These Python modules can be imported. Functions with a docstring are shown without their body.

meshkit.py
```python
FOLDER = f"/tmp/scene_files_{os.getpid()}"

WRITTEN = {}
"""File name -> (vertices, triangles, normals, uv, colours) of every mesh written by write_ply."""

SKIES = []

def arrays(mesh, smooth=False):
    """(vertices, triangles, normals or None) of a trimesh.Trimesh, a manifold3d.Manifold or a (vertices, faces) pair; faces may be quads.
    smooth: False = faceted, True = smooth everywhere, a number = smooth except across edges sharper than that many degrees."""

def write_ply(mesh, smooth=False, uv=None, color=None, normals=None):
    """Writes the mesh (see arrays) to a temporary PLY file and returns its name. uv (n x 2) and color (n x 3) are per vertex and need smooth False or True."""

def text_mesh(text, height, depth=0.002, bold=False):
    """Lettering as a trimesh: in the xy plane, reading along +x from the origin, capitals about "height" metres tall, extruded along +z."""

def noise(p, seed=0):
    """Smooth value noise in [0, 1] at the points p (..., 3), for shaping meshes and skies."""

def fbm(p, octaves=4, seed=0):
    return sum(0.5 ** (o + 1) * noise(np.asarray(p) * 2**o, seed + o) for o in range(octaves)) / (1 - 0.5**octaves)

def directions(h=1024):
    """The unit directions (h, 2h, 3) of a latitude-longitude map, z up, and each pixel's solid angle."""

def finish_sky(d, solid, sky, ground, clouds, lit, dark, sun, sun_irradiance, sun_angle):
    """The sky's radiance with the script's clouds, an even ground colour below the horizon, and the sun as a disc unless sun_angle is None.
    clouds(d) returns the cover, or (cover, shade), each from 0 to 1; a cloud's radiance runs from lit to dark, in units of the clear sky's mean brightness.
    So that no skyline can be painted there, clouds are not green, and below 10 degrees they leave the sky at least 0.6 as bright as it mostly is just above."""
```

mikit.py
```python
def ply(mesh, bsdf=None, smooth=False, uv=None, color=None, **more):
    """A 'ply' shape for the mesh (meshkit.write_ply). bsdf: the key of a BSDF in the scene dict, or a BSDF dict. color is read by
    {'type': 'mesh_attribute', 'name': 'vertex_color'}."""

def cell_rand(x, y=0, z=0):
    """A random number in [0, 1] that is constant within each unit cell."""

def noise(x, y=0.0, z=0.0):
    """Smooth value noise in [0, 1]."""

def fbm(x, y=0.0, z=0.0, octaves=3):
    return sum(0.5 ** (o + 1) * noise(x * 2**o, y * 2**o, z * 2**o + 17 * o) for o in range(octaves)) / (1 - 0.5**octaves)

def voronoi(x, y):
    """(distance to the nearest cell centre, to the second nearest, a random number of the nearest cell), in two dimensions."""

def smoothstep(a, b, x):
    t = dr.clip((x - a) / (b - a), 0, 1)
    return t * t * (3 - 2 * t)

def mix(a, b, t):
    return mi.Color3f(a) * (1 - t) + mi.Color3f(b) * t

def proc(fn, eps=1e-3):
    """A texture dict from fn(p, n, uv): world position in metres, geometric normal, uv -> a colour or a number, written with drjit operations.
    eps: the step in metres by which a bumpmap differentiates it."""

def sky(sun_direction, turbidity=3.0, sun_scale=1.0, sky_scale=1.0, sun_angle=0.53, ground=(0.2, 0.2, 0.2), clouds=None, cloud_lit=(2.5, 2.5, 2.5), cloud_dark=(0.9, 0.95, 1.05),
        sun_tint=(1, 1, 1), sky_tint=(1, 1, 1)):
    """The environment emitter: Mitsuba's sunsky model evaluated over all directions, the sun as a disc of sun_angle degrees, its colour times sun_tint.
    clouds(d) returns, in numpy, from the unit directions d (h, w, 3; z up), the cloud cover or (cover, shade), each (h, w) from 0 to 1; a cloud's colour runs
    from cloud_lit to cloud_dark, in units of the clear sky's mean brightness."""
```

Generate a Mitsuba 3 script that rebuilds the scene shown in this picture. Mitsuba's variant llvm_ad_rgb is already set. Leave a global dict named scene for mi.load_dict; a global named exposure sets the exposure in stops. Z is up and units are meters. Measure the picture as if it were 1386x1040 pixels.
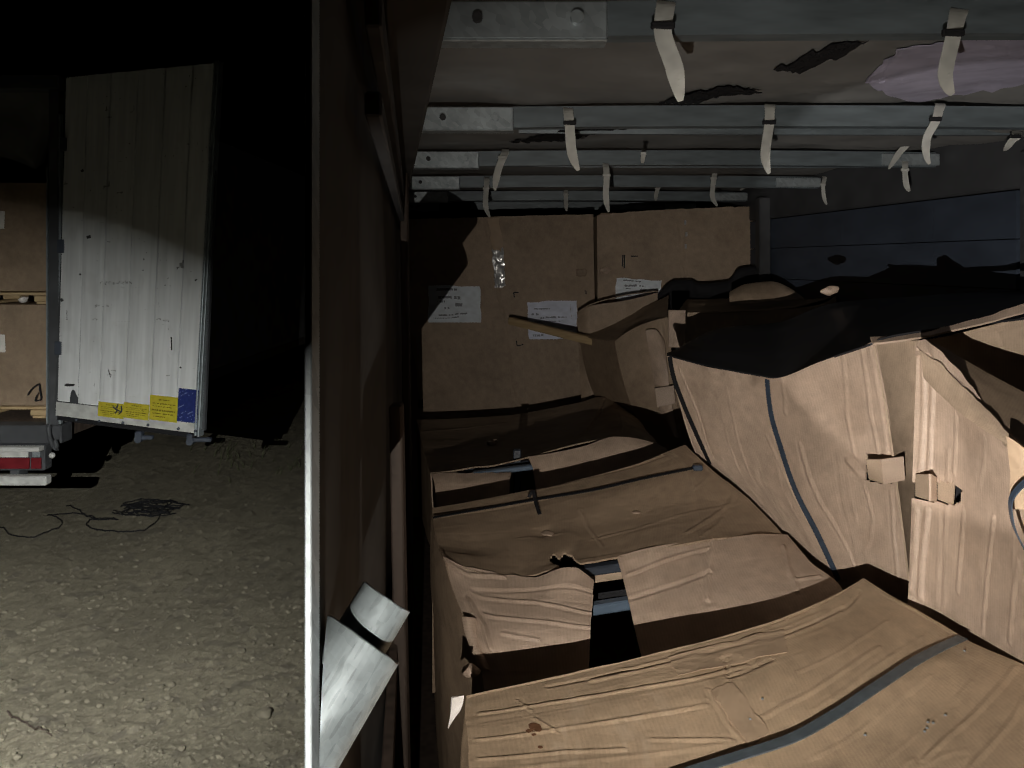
import math, random
import shapely
import numpy as np, trimesh, drjit as dr, mitsuba as mi, mikit
from scipy.interpolate import PchipInterpolator
from scipy.spatial import cKDTree
from meshkit import fbm as nfbm, noise as nnoise
from mikit import fbm, noise, cell_rand, smoothstep, mix, voronoi

rng = np.random.default_rng(7)
random.seed(7)
T = mi.ScalarTransform4f
scene, labels = {}, {}

# ---------------------------------------------------------------- camera, sky, lamps, exposure
ZC, F, CX, HY = 2.45, 1100.0, 693.0, 355.0
scene['camera'] = {'type': 'perspective', 'fov': 2 * math.degrees(math.atan(693 / F)), 'fov_axis': 'x',
                   'near_clip': 0.02, 'far_clip': 400.0, 'principal_point_offset_y': (520 - HY) / 1040,
                   'to_world': T().look_at(origin=[0, 0, ZC], target=[0, 1, ZC], up=[0, 0, 1])}
scene['sky'] = mikit.sky((0.3, -0.6, 0.08), turbidity=3, sun_scale=0.0, sky_scale=0.0002, ground=(0.1, 0.1, 0.1))
exposure = 0.0


def torch(pos, target, inten, cut, beam):
    return {'type': 'spot', 'intensity': {'type': 'rgb', 'value': list(inten)}, 'cutoff_angle': cut, 'beam_width': beam,
            'to_world': T().look_at(origin=list(pos), target=list(target), up=[0, 0, 1])}


# hand torch of the person inside the curtain trailer (spill and hot spot) and the one shone across the yard
TI = np.array([-0.07, 0.05, ZC - 0.39])
scene['inside_torch_spill'] = torch(TI, [0.70, 2.1, ZC - 0.57], (13.4, 12.5, 11.5), 44, 5)
scene['inside_torch_hot_spot'] = torch(TI, [1.06, 1.95, ZC - 0.05], (7.6, 7.2, 6.9), 13.2, 12.4)
TY = np.array([-1.13, 0.2, ZC])
_az, _el = math.radians(-28), math.radians(-32)
scene['yard_torch'] = torch(TY, TY + 5 * np.array([math.sin(_az) * math.cos(_el), math.cos(_az) * math.cos(_el), math.sin(_el)]), (208, 211, 205), 36.5, 1)


# ---------------------------------------------------------------- helpers
def P(px, py, Y):
    return np.array([Y * (px - CX) / F, Y, ZC + Y * (HY - py) / F])


def G(px, py, z=0.0):
    return P(px, py, (ZC - z) * F / (py - HY))


def put(key, mesh, bsdf, smooth=False, uv=None):
    n, base = 1, key
    while key in scene:
        key = f'{base}_{n:03d}'
        n += 1
    scene[key] = mikit.ply(mesh, bsdf, smooth=smooth, uv=uv)
    return key


def lab(key, label=None, cat=None, group=None, kind=None):
    d = labels.setdefault(key, {})
    for k, v in (('label', label), ('category', cat), ('group', group), ('kind', kind)):
        if v:
            d[k] = v


def cat(ms):
    return trimesh.util.concatenate(ms)


def box(c, s, ax=None, ch=0.0):
    """box centre c, size s, optional axes (3 rows); chamfered when ch"""
    if ch:
        h = np.array(s) / 2
        pts = []
        for sx in (-1, 1):
            for sy in (-1, 1):
                for sz in (-1, 1):
                    sg = np.array([sx, sy, sz])
                    for k in range(3):
                        o = h - ch
                        o[k] = h[k]
                        pts.append(sg * o)
        m = trimesh.convex.convex_hull(np.array(pts))
    else:
        m = trimesh.creation.box(extents=s)
    M = np.eye(4)
    if ax is not None:
        M[:3, :3] = np.array(ax).T
    M[:3, 3] = c
    m.apply_transform(M)
    return m


def bar(a, b, w, h, up=(0, 0, 1), ch=0.0):
    a, b = np.array(a, float), np.array(b, float)
    d = b - a
    L = np.linalg.norm(d)
    d /= L
    s = np.cross(d, up)
    s /= np.linalg.norm(s)
    return box((a + b) / 2, (L, w, h), [d, s, np.cross(s, d)] if False else [d, s, np.cross(d, s)], ch)


def tube(pts, r, sides=8, caps=True):
    p = np.asarray(pts, float)
    t = np.gradient(p, axis=0)
    t /= np.linalg.norm(t, axis=1, keepdims=True) + 1e-12
    a = np.cross(t, np.where(np.abs(t[:, 2:]) < 0.9, [0, 0, 1.0], [1.0, 0, 0]))
    a /= np.linalg.norm(a, axis=1, keepdims=True) + 1e-12
    b = np.cross(t, a)
    an = np.arange(sides) * 2 * np.pi / sides
    rr = np.broadcast_to(r, (len(p),))
    v = (p[:, None] + rr[:, None, None] * (np.cos(an)[None, :, None] * a[:, None] + np.sin(an)[None, :, None] * b[:, None])).reshape(-1, 3)
    f = []
    for i in range(len(p) - 1):
        for j in range(sides):
            A, B, C, D = i * sides + j, i * sides + (j + 1) % sides, (i + 1) * sides + (j + 1) % sides, (i + 1) * sides + j
            f += [[A, B, C], [A, C, D]]
    if caps:
        n = len(v)
        v = np.vstack([v, p[0], p[-1]])
        for j in range(sides):
            f += [[n, (j + 1) % sides, j], [n + 1, (len(p) - 1) * sides + j, (len(p) - 1) * sides + (j + 1) % sides]]
    return trimesh.Trimesh(v, f, process=False)


def curve(pts, n=40):
    p = np.asarray(pts, float)
    s = np.r_[0, np.cumsum(np.linalg.norm(np.diff(p, axis=0), axis=1))]
    return PchipInterpolator(s, p)(np.linspace(0, s[-1], n))


def ribbon(pts, width, side, thick=0.0015, n=40, taper=None):
    """flat strap along pts; side = direction across the strap (one vector or one per point)"""
    c = curve(pts, n)
    t = np.gradient(c, axis=0)
    t /= np.linalg.norm(t, axis=1, keepdims=True)
    sd = np.stack([np.interp(np.linspace(0, len(side) - 1, n), np.arange(len(side)), np.asarray(side)[:, k]) for k in range(3)], 1) if np.ndim(side) == 2 else np.broadcast_to(np.asarray(side, float), c.shape)
    sd = sd - (sd * t).sum(1)[:, None] * t
    sd /= np.linalg.norm(sd, axis=1, keepdims=True)
    nn = np.cross(t, sd)
    w = np.full(n, width / 2.0) if taper is None else width / 2.0 * taper(np.linspace(0, 1, n))
    w = w[:, None]
    rows = np.stack([c - sd * w - nn * thick / 2, c + sd * w - nn * thick / 2, c + sd * w + nn * thick / 2, c - sd * w + nn * thick / 2], 1).reshape(-1, 3)
    f = []
    for i in range(n - 1):
        for j in range(4):
            A, B, C, D = i * 4 + j, i * 4 + (j + 1) % 4, i * 4 + 4 + (j + 1) % 4, i * 4 + 4 + j
            f += [[A, B, C], [A, C, D]]
    f += [[0, 2, 1], [0, 3, 2], [4 * n - 4, 4 * n - 3, 4 * n - 2], [4 * n - 4, 4 * n - 2, 4 * n - 1]]
    return trimesh.Trimesh(rows, f, process=False)


class Sheet:
    """a curved board from a net of control points (pixel, pixel, distance); ridges, dents, torn edges; real thickness"""

    def __init__(self, rows, step=0.006, thick=0.005, wob=0.004, wobs=0.12, fine=0.0004, ridges=(), auto=0, auto_dir='v', seed=0,
                 cut=None, rag=None, lin=False, world=False, dents=(), buckle=0.0):
        N = np.array([[p if world else P(*p) for p in r] for r in rows], float)
        R, C = N.shape[:2]
        Lu = np.linalg.norm(np.diff(N, axis=1), axis=2).sum(1).mean()
        Lv = np.linalg.norm(np.diff(N, axis=0), axis=2).sum(0).mean()
        nu, nv = max(4, int(Lu / step)), max(4, int(Lv / step))
        cu = np.r_[0, np.cumsum(np.linalg.norm(np.diff(N, axis=1), axis=2).mean(0))]
        cv = np.r_[0, np.cumsum(np.linalg.norm(np.diff(N, axis=0), axis=2).mean(1))]
        cu, cv = cu / cu[-1], cv / cv[-1]
        U, V = np.meshgrid(np.linspace(0, 1, nu + 1), np.linspace(0, 1, nv + 1))
        rg = np.random.default_rng(seed + 100)
        us, vs = U[0], V[:, 0]

        def ip(x, y, q, ax):
            if lin or len(x) < 3:
                return np.apply_along_axis(lambda c: np.interp(q, x, c), ax, y)
            return PchipInterpolator(x, y, axis=ax)(q)
        G1 = ip(cu, N, us, 1)
        self.N = N
        Pp = ip(cv, G1, vs, 0)
        S, Tm = U * Lu, V * Lv
        du = np.gradient(Pp, axis=1)
        dv = np.gradient(Pp, axis=0)
        nrm = np.cross(du, dv)
        nrm /= np.linalg.norm(nrm, axis=2, keepdims=True) + 1e-12
        tocam = np.array([0, 0, ZC]) - Pp[nv // 2, nu // 2]
        if (nrm[nv // 2, nu // 2] * tocam).sum() < 0:
            nrm = -nrm
        self.pix = np.stack([CX + F * Pp[..., 0] / Pp[..., 1], HY - F * (Pp[..., 2] - ZC) / Pp[..., 1]], -1)
        self.ST = np.stack([S, Tm], -1)
        self.tree = cKDTree(self.pix.reshape(-1, 2))
        off = np.zeros_like(S)
        sd = seed * 13.7
        q = np.stack([S / wobs + sd, Tm / wobs, np.zeros_like(S) + sd], -1)
        off += 0.6 * wob * 2 * (nfbm(q, 2, seed) - 0.5)
        q = np.stack([S / 0.018 + sd, Tm / 0.018, np.zeros_like(S)], -1)
        off += fine * 2 * (nfbm(q, 3, seed + 5) - 0.5)
        if buckle:
            a = (S if auto_dir == 'v' else Tm)
            b = (Tm if auto_dir == 'v' else S)
            w = nfbm(np.stack([a / 0.05 + sd, b / 0.35, np.zeros_like(a)], -1), 2, seed + 9)
            off += buckle * (1 - np.abs(2 * w - 1) * 2.2)
        rl = []
        for r in ridges:
            pts, amp, wid = r[0], r[1] * 0.75, r[2] * 0.75
            st = np.array([self.st(*p) for p in pts])
            rl.append((st, amp, wid))
        for _ in range(auto):
            if auto_dir == 'v':
                s0, t0 = rg.uniform(0, Lu), rg.uniform(-0.2, 0.7) * Lv
                L = rg.uniform(0.15, 0.6) * Lv
                st = np.array([[s0, t0], [s0 + rg.normal(0, 0.004), t0 + L / 2], [s0 + rg.normal(0, 0.008), t0 + L]])
            else:
                s0, t0 = rg.uniform(-0.2, 0.7) * Lu, rg.uniform(0, Lv)
                L = rg.uniform(0.15, 0.6) * Lu
                st = np.array([[s0, t0], [s0 + L / 2, t0 + rg.normal(0, 0.004)], [s0 + L, t0 + rg.normal(0, 0.008)]])
            rl.append((st, rg.choice([-1, 1]) * rg.uniform(0.0004, 0.0014), rg.uniform(0.003, 0.005)))
        for st, amp, wid in rl:
            d2 = np.full(S.shape, 1e9)
            for a, b in zip(st[:-1], st[1:]):
                ab = b - a
                L2 = (ab ** 2).sum() + 1e-12
                t = np.clip(((self.ST - a) * ab).sum(-1) / L2, 0, 1)
                d2 = np.minimum(d2, ((self.ST - a - t[..., None] * ab) ** 2).sum(-1))
            x = np.sqrt(d2)
            off += amp * np.exp(-(x / wid) ** 2) - 0.35 * amp * np.exp(-((x - 2 * wid) / wid) ** 2)
        for (px, py, amp, wid) in dents:
            c = self.st(px, py)
            off += amp * np.exp(-((self.ST - c) ** 2).sum(-1) / wid ** 2)
        V3 = Pp + nrm * off[..., None]
        if rag:
            for side, amp in rag.items():
                k = {'top': Tm, 'bottom': Lv - Tm, 'left': S, 'right': Lu - S}[side]
                a = S if side in ('top', 'bottom') else Tm
                w = amp * 2 * (nfbm(np.stack([a / 0.03 + sd, a * 0 + sd, a * 0], -1), 4, seed + 3) - 0.5) * np.exp(-k / 0.03)
                dirv = {'top': -dv, 'bottom': dv, 'left': -du, 'right': du}[side]
                V3 = V3 + w[..., None] * dirv / (np.linalg.norm(dirv, axis=2, keepdims=True) + 1e-12)
        self.V3, self.nrm = V3, nrm
        keep = np.ones((nv, nu), bool)
        if cut:
            cp = self.pix[:-1, :-1] * 0.25 + self.pix[1:, :-1] * 0.25 + self.pix[:-1, 1:] * 0.25 + self.pix[1:, 1:] * 0.25
            for poly in cut:
                keep &= ~shapely.contains_xy(shapely.Polygon(poly), cp[..., 0], cp[..., 1])
        idx = np.arange((nu + 1) * (nv + 1)).reshape(nv + 1, nu + 1)
        q = np.stack([idx[:-1, :-1], idx[:-1, 1:], idx[1:, 1:], idx[1:, :-1]], -1)[keep]
        tri = np.vstack([q[:, [0, 1, 2]], q[:, [0, 2, 3]]])
        top = V3.reshape(-1, 3)
        nr = nrm.reshape(-1, 3)
        if np.mean(np.einsum('ij,ij->i', np.cross(top[tri[:, 1]] - top[tri[:, 0]], top[tri[:, 2]] - top[tri[:, 0]]), nr[tri[:, 0]])) < 0:
            tri = tri[:, ::-1]
        bot = top - nr * thick
        n = len(top)
        e = np.sort(np.vstack([tri[:, [0, 1]], tri[:, [1, 2]], tri[:, [2, 0]]]), 1)
        de = np.vstack([tri[:, [0, 1]], tri[:, [1, 2]], tri[:, [2, 0]]])
        _, inv, cnt = np.unique(e, axis=0, return_inverse=True, return_counts=True)
        be = de[cnt[inv.ravel()] == 1]
        m = len(be)
        rv = np.vstack([top[be[:, 0]], top[be[:, 1]], bot[be[:, 0]], bot[be[:, 1]]])
        k = np.arange(m) + 2 * n
        rt = np.vstack([np.stack([k, k + 2 * m, k + m], 1), np.stack([k + m, k + 2 * m, k + 3 * m], 1)])
        self.mesh = trimesh.Trimesh(np.vstack([top, bot, rv]), np.vstack([tri, tri[:, ::-1] + n, rt]), process=False)
        uv = self.ST.reshape(-1, 2)
        self.uv = np.vstack([uv, uv + [0.37, 0.11], uv[be[:, 0]], uv[be[:, 1]], uv[be[:, 0]] + 0.004, uv[be[:, 1]] + 0.004])

    def st(self, px, py):
        return self.ST.reshape(-1, 2)[self.tree.query([px, py])[1]]

    def at(self, px, py, off=0.0):
        i = self.tree.query([px, py])[1]
        return self.V3.reshape(-1, 3)[i] + self.nrm.reshape(-1, 3)[i] * off

    def n_at(self, px, py):
        return self.nrm.reshape(-1, 3)[self.tree.query([px, py])[1]]

    def put(self, key, bsdf):
        return put(key, self.mesh, bsdf, True, self.uv)


def decal(sheet, pts, rows_n=6, off=.0012, step=.006, thick=.0008, wob=.0005, seed=1, key=None, m='tape_clear', unit=False):
    """a patch that lies on a sheet; pts = four pixel corners TL TR BR BL"""
    TL, TR, BR, BL = [np.array(p, float) for p in pts]
    rows = []
    for v_ in np.linspace(0, 1, rows_n):
        rows.append([tuple(sheet.at(*((TL * (1 - u_) + TR * u_) * (1 - v_) + (BL * (1 - u_) + BR * u_) * v_), off + thick)) for u_ in np.linspace(0, 1, rows_n)])
    s = Sheet(rows, step=step, thick=thick, wob=wob, wobs=.03, fine=.0002, seed=seed, world=True)
    uv = s.uv
    if unit:
        uv = np.clip(s.uv / s.ST.reshape(-1, 2).max(0), 0, 1)
    return put(key, s.mesh, m, True, uv)


# ---------------------------------------------------------------- materials
def princ(base, rough=0.6, spec=0.35, metal=0.0, **k):
    b = mikit.proc(base) if callable(base) else {'type': 'rgb', 'value': list(base)}
    r = mikit.proc(rough) if callable(rough) else rough
    return {'type': 'twosided', 'bsdf': {'type': 'principled', 'base_color': b, 'roughness': r, 'specular': spec, 'metallic': metal, **k}}


def cardboard(tint, seed, flute=0.0075, worn=0.25):
    c0 = np.array(tint)

    def fn(p, n, uv):
        x, y = uv.x + seed, uv.y + seed * 0.7
        big = noise(x * 6, y * 6, seed)
        mott = fbm(x * 38, y * 38, seed + 3, 2)
        fib = noise(x * 900, y * 140, seed) * 0.6 + noise(x * 160, y * 900, seed + 5) * 0.4
        fl = 0.5 + 0.5 * dr.sin(2 * dr.pi * x / flute)
        scuff = smoothstep(0.66, 0.80, fbm(x * 14, y * 3.5, seed + 8, 2)) * smoothstep(0.35, 0.7, noise(x * 130, y * 45, seed))
        dirt = smoothstep(0.60, 0.78, fbm(x * 7, y * 7, seed + 20, 3))
        k = 0.80 + 0.22 * big + 0.24 * (mott - 0.5) + 0.22 * (fib - 0.5) + 0.07 * (fl - 0.5)
        c = mi.Color3f(*[float(v) for v in c0]) * k
        c = mix(c, mi.Color3f(0.56, 0.45, 0.33), scuff * worn)
        return mix(c, c * mi.Color3f(0.62, 0.57, 0.52), dirt * 0.22)
    return fn


scene['carton_pale'] = princ(cardboard((0.435, 0.328, 0.245), 1.0), 0.55, 0.4)
scene['carton_ochre'] = princ(cardboard((0.43, 0.315, 0.205), 7.0), 0.55, 0.4)
scene['carton_plain'] = princ(cardboard((0.385, 0.29, 0.205), 13.0, worn=0.12), 0.6, 0.3)
scene['carton_brown'] = princ(cardboard((0.285, 0.208, 0.14), 23.0, worn=0.1), 0.6, 0.35)
scene['paper_white'] = princ(lambda p, n, uv: mi.Color3f(0.66, 0.62, 0.57) * (0.85 + 0.25 * noise(uv.x * 60, uv.y * 400)), 0.6)
scene['tape_clear'] = princ(lambda p, n, uv: mi.Color3f(0.43, 0.315, 0.21) * (0.9 + 0.2 * fbm(uv.x * 30, uv.y * 30)), 0.18, 0.7)
scene['strap_blue'] = princ(lambda p, n, uv: mi.Color3f(0.04, 0.055, 0.078) * (0.8 + 0.4 * noise(p.x * 90, p.y * 90, p.z * 90)), 0.35, 0.5)
scene['strap_grey'] = princ(lambda p, n, uv: mi.Color3f(0.06, 0.075, 0.085) * (0.8 + 0.4 * noise(p.x * 90, p.y * 90, p.z * 90)), 0.4, 0.5)
scene['plain_black'] = princ((0.018, 0.018, 0.02), 0.5, 0.3)  # plastic sheeting, and the black added behind openings and on the leaning lid
scene['black_cord'] = princ((0.012, 0.012, 0.013), 0.7, 0.2)
scene['white_strap'] = princ(lambda p, n, uv: mi.Color3f(0.50, 0.50, 0.455) * (0.6 + 0.5 * fbm(p.x * 25, p.y * 25, p.z * 25, 3)), 0.5)


def pinewood(p, n, uv):
    g = noise(p.x * 14 + 3 * noise(p.x * 5, p.y * 5, p.z * 30), p.y * 14, p.z * 90)
    return mix(mi.Color3f(0.48, 0.36, 0.2), mi.Color3f(0.33, 0.22, 0.11), g * 0.8)


scene['pine'] = princ(pinewood, 0.65)


def galv(p, n, uv):
    d1, d2, w = voronoi(p.x * 70 + p.z * 33, p.y * 70 + p.z * 61)
    s = fbm(p.x * 22, p.y * 22, p.z * 22, 4)
    return mi.Color3f(0.32, 0.36, 0.37) * (0.5 + 0.25 * w + 0.5 * s)


scene['galvanised'] = princ(galv, 0.42, 0.5, 0.55)
scene['pipe_zinc'] = princ(lambda p, n, uv: mi.Color3f(0.15, 0.175, 0.18) * (0.45 + 0.12 * voronoi(p.x * 130 + p.y * 90, p.z * 130)[2] + 0.8 * fbm(p.x * 40, p.y * 40, p.z * 40, 4) - 0.15 * smoothstep(0.62, 0.7, noise(p.x * 300 - p.z * 200, p.y * 40, p.z * 60))), 0.38, 0.5, 0.5)
scene['bow_steel'] = princ(lambda p, n, uv: mi.Color3f(0.125, 0.15, 0.16) * (0.45 + 0.8 * fbm(p.x * 9, p.y * 40, p.z * 40, 4)), 0.45, 0.5, 0.3)
scene['dark_steel'] = princ(lambda p, n, uv: mi.Color3f(0.035, 0.042, 0.055) * (0.6 + 0.8 * fbm(p.x * 12, p.y * 12, p.z * 12, 3)), 0.45, 0.5)
scene['blue_steel'] = princ((0.10, 0.14, 0.19), 0.4, 0.5, 0.2)
scene['dark_paint'] = princ(lambda p, n, uv: mi.Color3f(0.05, 0.052, 0.055) * (0.6 + 0.8 * fbm(p.x * 7, p.y * 7, p.z * 7, 4)), 0.6, 0.3)
scene['dark_curtain'] = princ(lambda p, n, uv: mi.Color3f(0.048, 0.046, 0.043) * (0.5 + 0.9 * fbm(p.x * 6, p.y * 6, p.z * 6, 4)), 0.65, 0.3)
scene['stanchion_wood'] = princ(lambda p, n, uv: mi.Color3f(0.06, 0.044, 0.034) * (0.6 + 0.8 * noise(p.x * 60, p.y * 60, p.z * 6)), 0.7)
scene['roof_tarp'] = princ(lambda p, n, uv: mi.Color3f(0.16, 0.158, 0.15) * (0.55 + 0.9 * fbm(p.x * 5, p.y * 5, p.z * 5, 5)), 0.55, 0.3)
scene['roof_patch_lilac'] = princ(lambda p, n, uv: mi.Color3f(0.31, 0.29, 0.36) * (0.6 + 0.8 * fbm(p.x * 8, p.y * 14, p.z * 8, 4)), 0.5, 0.3)
scene['side_board_blue'] = princ(lambda p, n, uv: mi.Color3f(0.036, 0.046, 0.064) * (0.6 + 0.8 * fbm(p.x * 5, p.y * 5, p.z * 9, 4)), 0.5)


def door_paint(p, n, uv):
    # uv in metres over the door leaf (u from the hinge, v from the top); scratches, smears and spots of road dirt
    x, y = uv.x, uv.y
    streak = fbm(x * 30, y * 2.2, 3, 4)
    blot = smoothstep(0.60, 0.75, fbm(x * 9, y * 6, 9, 5))
    spot = smoothstep(0.90, 0.96, noise(x * 40, y * 40, 5)) * smoothstep(0.6, 0.8, noise(x * 5, y * 5, 8))
    scr = smoothstep(0.965, 0.985, noise(x * 8 + y * 0.8, y * 150, 2))
    c = mi.Color3f(0.60, 0.61, 0.60) * (0.78 + 0.30 * streak)
    c = mix(c, mi.Color3f(0.33, 0.33, 0.30), blot * 0.16)
    c = mix(c, mi.Color3f(0.07, 0.07, 0.065), spot * 0.75)
    return mix(c, mi.Color3f(0.16, 0.16, 0.16), scr * 0.35)


scene['door_paint'] = princ(door_paint, 0.38, 0.5)
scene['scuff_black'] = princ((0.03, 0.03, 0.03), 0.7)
scene['scuff_grey'] = princ((0.22, 0.22, 0.21), 0.7)
scene['white_paint'] = princ(lambda p, n, uv: mi.Color3f(0.46, 0.46, 0.43) * (0.55 + 0.6 * fbm(p.x * 18, p.y * 18, p.z * 18, 4)), 0.45)
scene['red_reflector'] = princ(lambda p, n, uv: mi.Color3f(0.13, 0.012, 0.016) * (0.6 + 0.6 * fbm(p.x * 14, p.y * 14, p.z * 30, 3)), 0.35)


def printed(ground, ink, rows, sx, dens, cols):
    """a printed sticker: rows of small print (top, bottom, from, to in parts of the sheet)"""
    def fn(p, n, uv):
        c = mi.Color3f(*ground) * (0.82 + 0.3 * fbm(uv.x * 9, uv.y * 9, 1, 3))
        for k, (a, b, l, r) in enumerate(rows):
            inside = (uv.y > a) & (uv.y < b) & (uv.x > l) & (uv.x < r)
            cell = cell_rand(dr.floor(uv.x * sx * 1.3 * (0.7 + 0.1 * (k % 4))), k)
            c = dr.select(inside & (cell < dens + 0.2), mi.Color3f(*ink) * 1.0 + c * cols, c)
        return c
    return fn


scene['label_print'] = princ(printed((0.72, 0.79, 0.84), (0.02, 0.02, 0.03), [(.07, .13, .15, .55), (.28, .36, .18, .63), (.42, .47, .18, .32), (.46, .56, .52, .66), (.58, .63, .3, .4), (.76, .8, .2, .75), (.85, .88, .1, .6)], 60, 0.55, 0.25), 0.5)
scene['label_print_b'] = princ(printed((0.70, 0.75, 0.88), (0.02, 0.02, 0.04), [(.18, .21, .12, .45), (.3, .35, .08, .24), (.42, .46, .25, .8), (.52, .55, .12, .7), (.62, .67, .08, .36), (.86, .92, .08, .3)], 70, 0.5, 0.35), 0.5)
YR = [(.14, .18, .3, .7), (.3, .34, .1, .92), (.42, .45, .1, .8), (.56, .62, .08, .95), (.7, .74, .1, .85), (.82, .86, .1, .6)]
scene['sticker_yellow'] = princ(printed((0.40, 0.34, 0.03), (0.10, 0.08, 0.01), YR, 46, 0.6, 0.15), 0.45)


def bluefn(p, n, uv):
    d = uv.x * 0.55 + uv.y * 1.5
    k = dr.floor(d * 6)
    on = (d * 6 - k > 0.3) & (d * 6 - k < 0.6) & (cell_rand(dr.floor(uv.x * 16), k, 4) > 0.45) & (noise(uv.x * 3, k) > 0.4)
    return dr.select(on, mi.Color3f(0.12, 0.15, 0.27), mi.Color3f(0.018, 0.027, 0.12)) * (0.8 + 0.4 * fbm(uv.x * 9, uv.y * 9, 2, 3))


scene['sticker_blue'] = princ(bluefn, 0.4)


def dirtfn(p, n, uv):
    a = fbm(p.x * 1.1, p.y * 1.1, 2, 4)
    b = fbm(p.x * 9, p.y * 9, 5, 4)
    c = noise(p.x * 170, p.y * 170, 1)
    k = mix(mi.Color3f(0.115, 0.103, 0.075), mi.Color3f(0.19, 0.17, 0.122), a)
    k = k * (0.62 + 0.55 * b) * (0.78 + 0.44 * c)
    return mix(k, mi.Color3f(0.07, 0.062, 0.05), smoothstep(0.58, 0.74, b) * 0.6)


scene['dirt'] = {'type': 'twosided', 'bsdf': {'type': 'bumpmap', 'scale': 0.022,
                 'arbitrary': mikit.proc(lambda p, n, uv: fbm(p.x * 60, p.y * 60, 3, 3), eps=0.002),
                 'bsdf': {'type': 'principled', 'base_color': mikit.proc(dirtfn), 'roughness': 0.9, 'specular': 0.2}}}
scene['stone'] = princ(lambda p, n, uv: mi.Color3f(0.165, 0.147, 0.108) * (0.5 + 0.7 * fbm(p.x * 30, p.y * 30, p.z * 30, 3)), 0.85, 0.2)
scene['weed'] = princ((0.07, 0.08, 0.035), 0.7, 0.2)

# ---------------------------------------------------------------- ground of the yard
gx = np.r_[np.linspace(-160, -12, 24), np.linspace(-11.5, -5.4, 40), np.linspace(-5.3, -0.5, 480), np.linspace(-0.3, 8, 30), np.linspace(9, 160, 24)]
gy = np.r_[np.linspace(-60, 2.6, 12), 2.8 + (np.linspace(0, 1, 560) ** 1.45) * 9.4, np.linspace(12.6, 30, 50), np.linspace(34, 260, 24)]
GX, GY = np.meshgrid(gx, gy)


def gh(x, y):
    p = np.stack([x, y, x * 0], -1)
    h = 0.05 * (nfbm(p * 0.8, 3, 1) - 0.5) + 0.030 * (nfbm(p * 4.5, 3, 2) - 0.5) + 0.018 * (nfbm(p * 20, 3, 3) - 0.5) + 0.014 * (nfbm(p * 45, 2, 6) - 0.5)
    lump = nfbm(p * 11, 3, 8)
    return h + 0.09 * np.clip(lump - 0.60, 0, 1)


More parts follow.
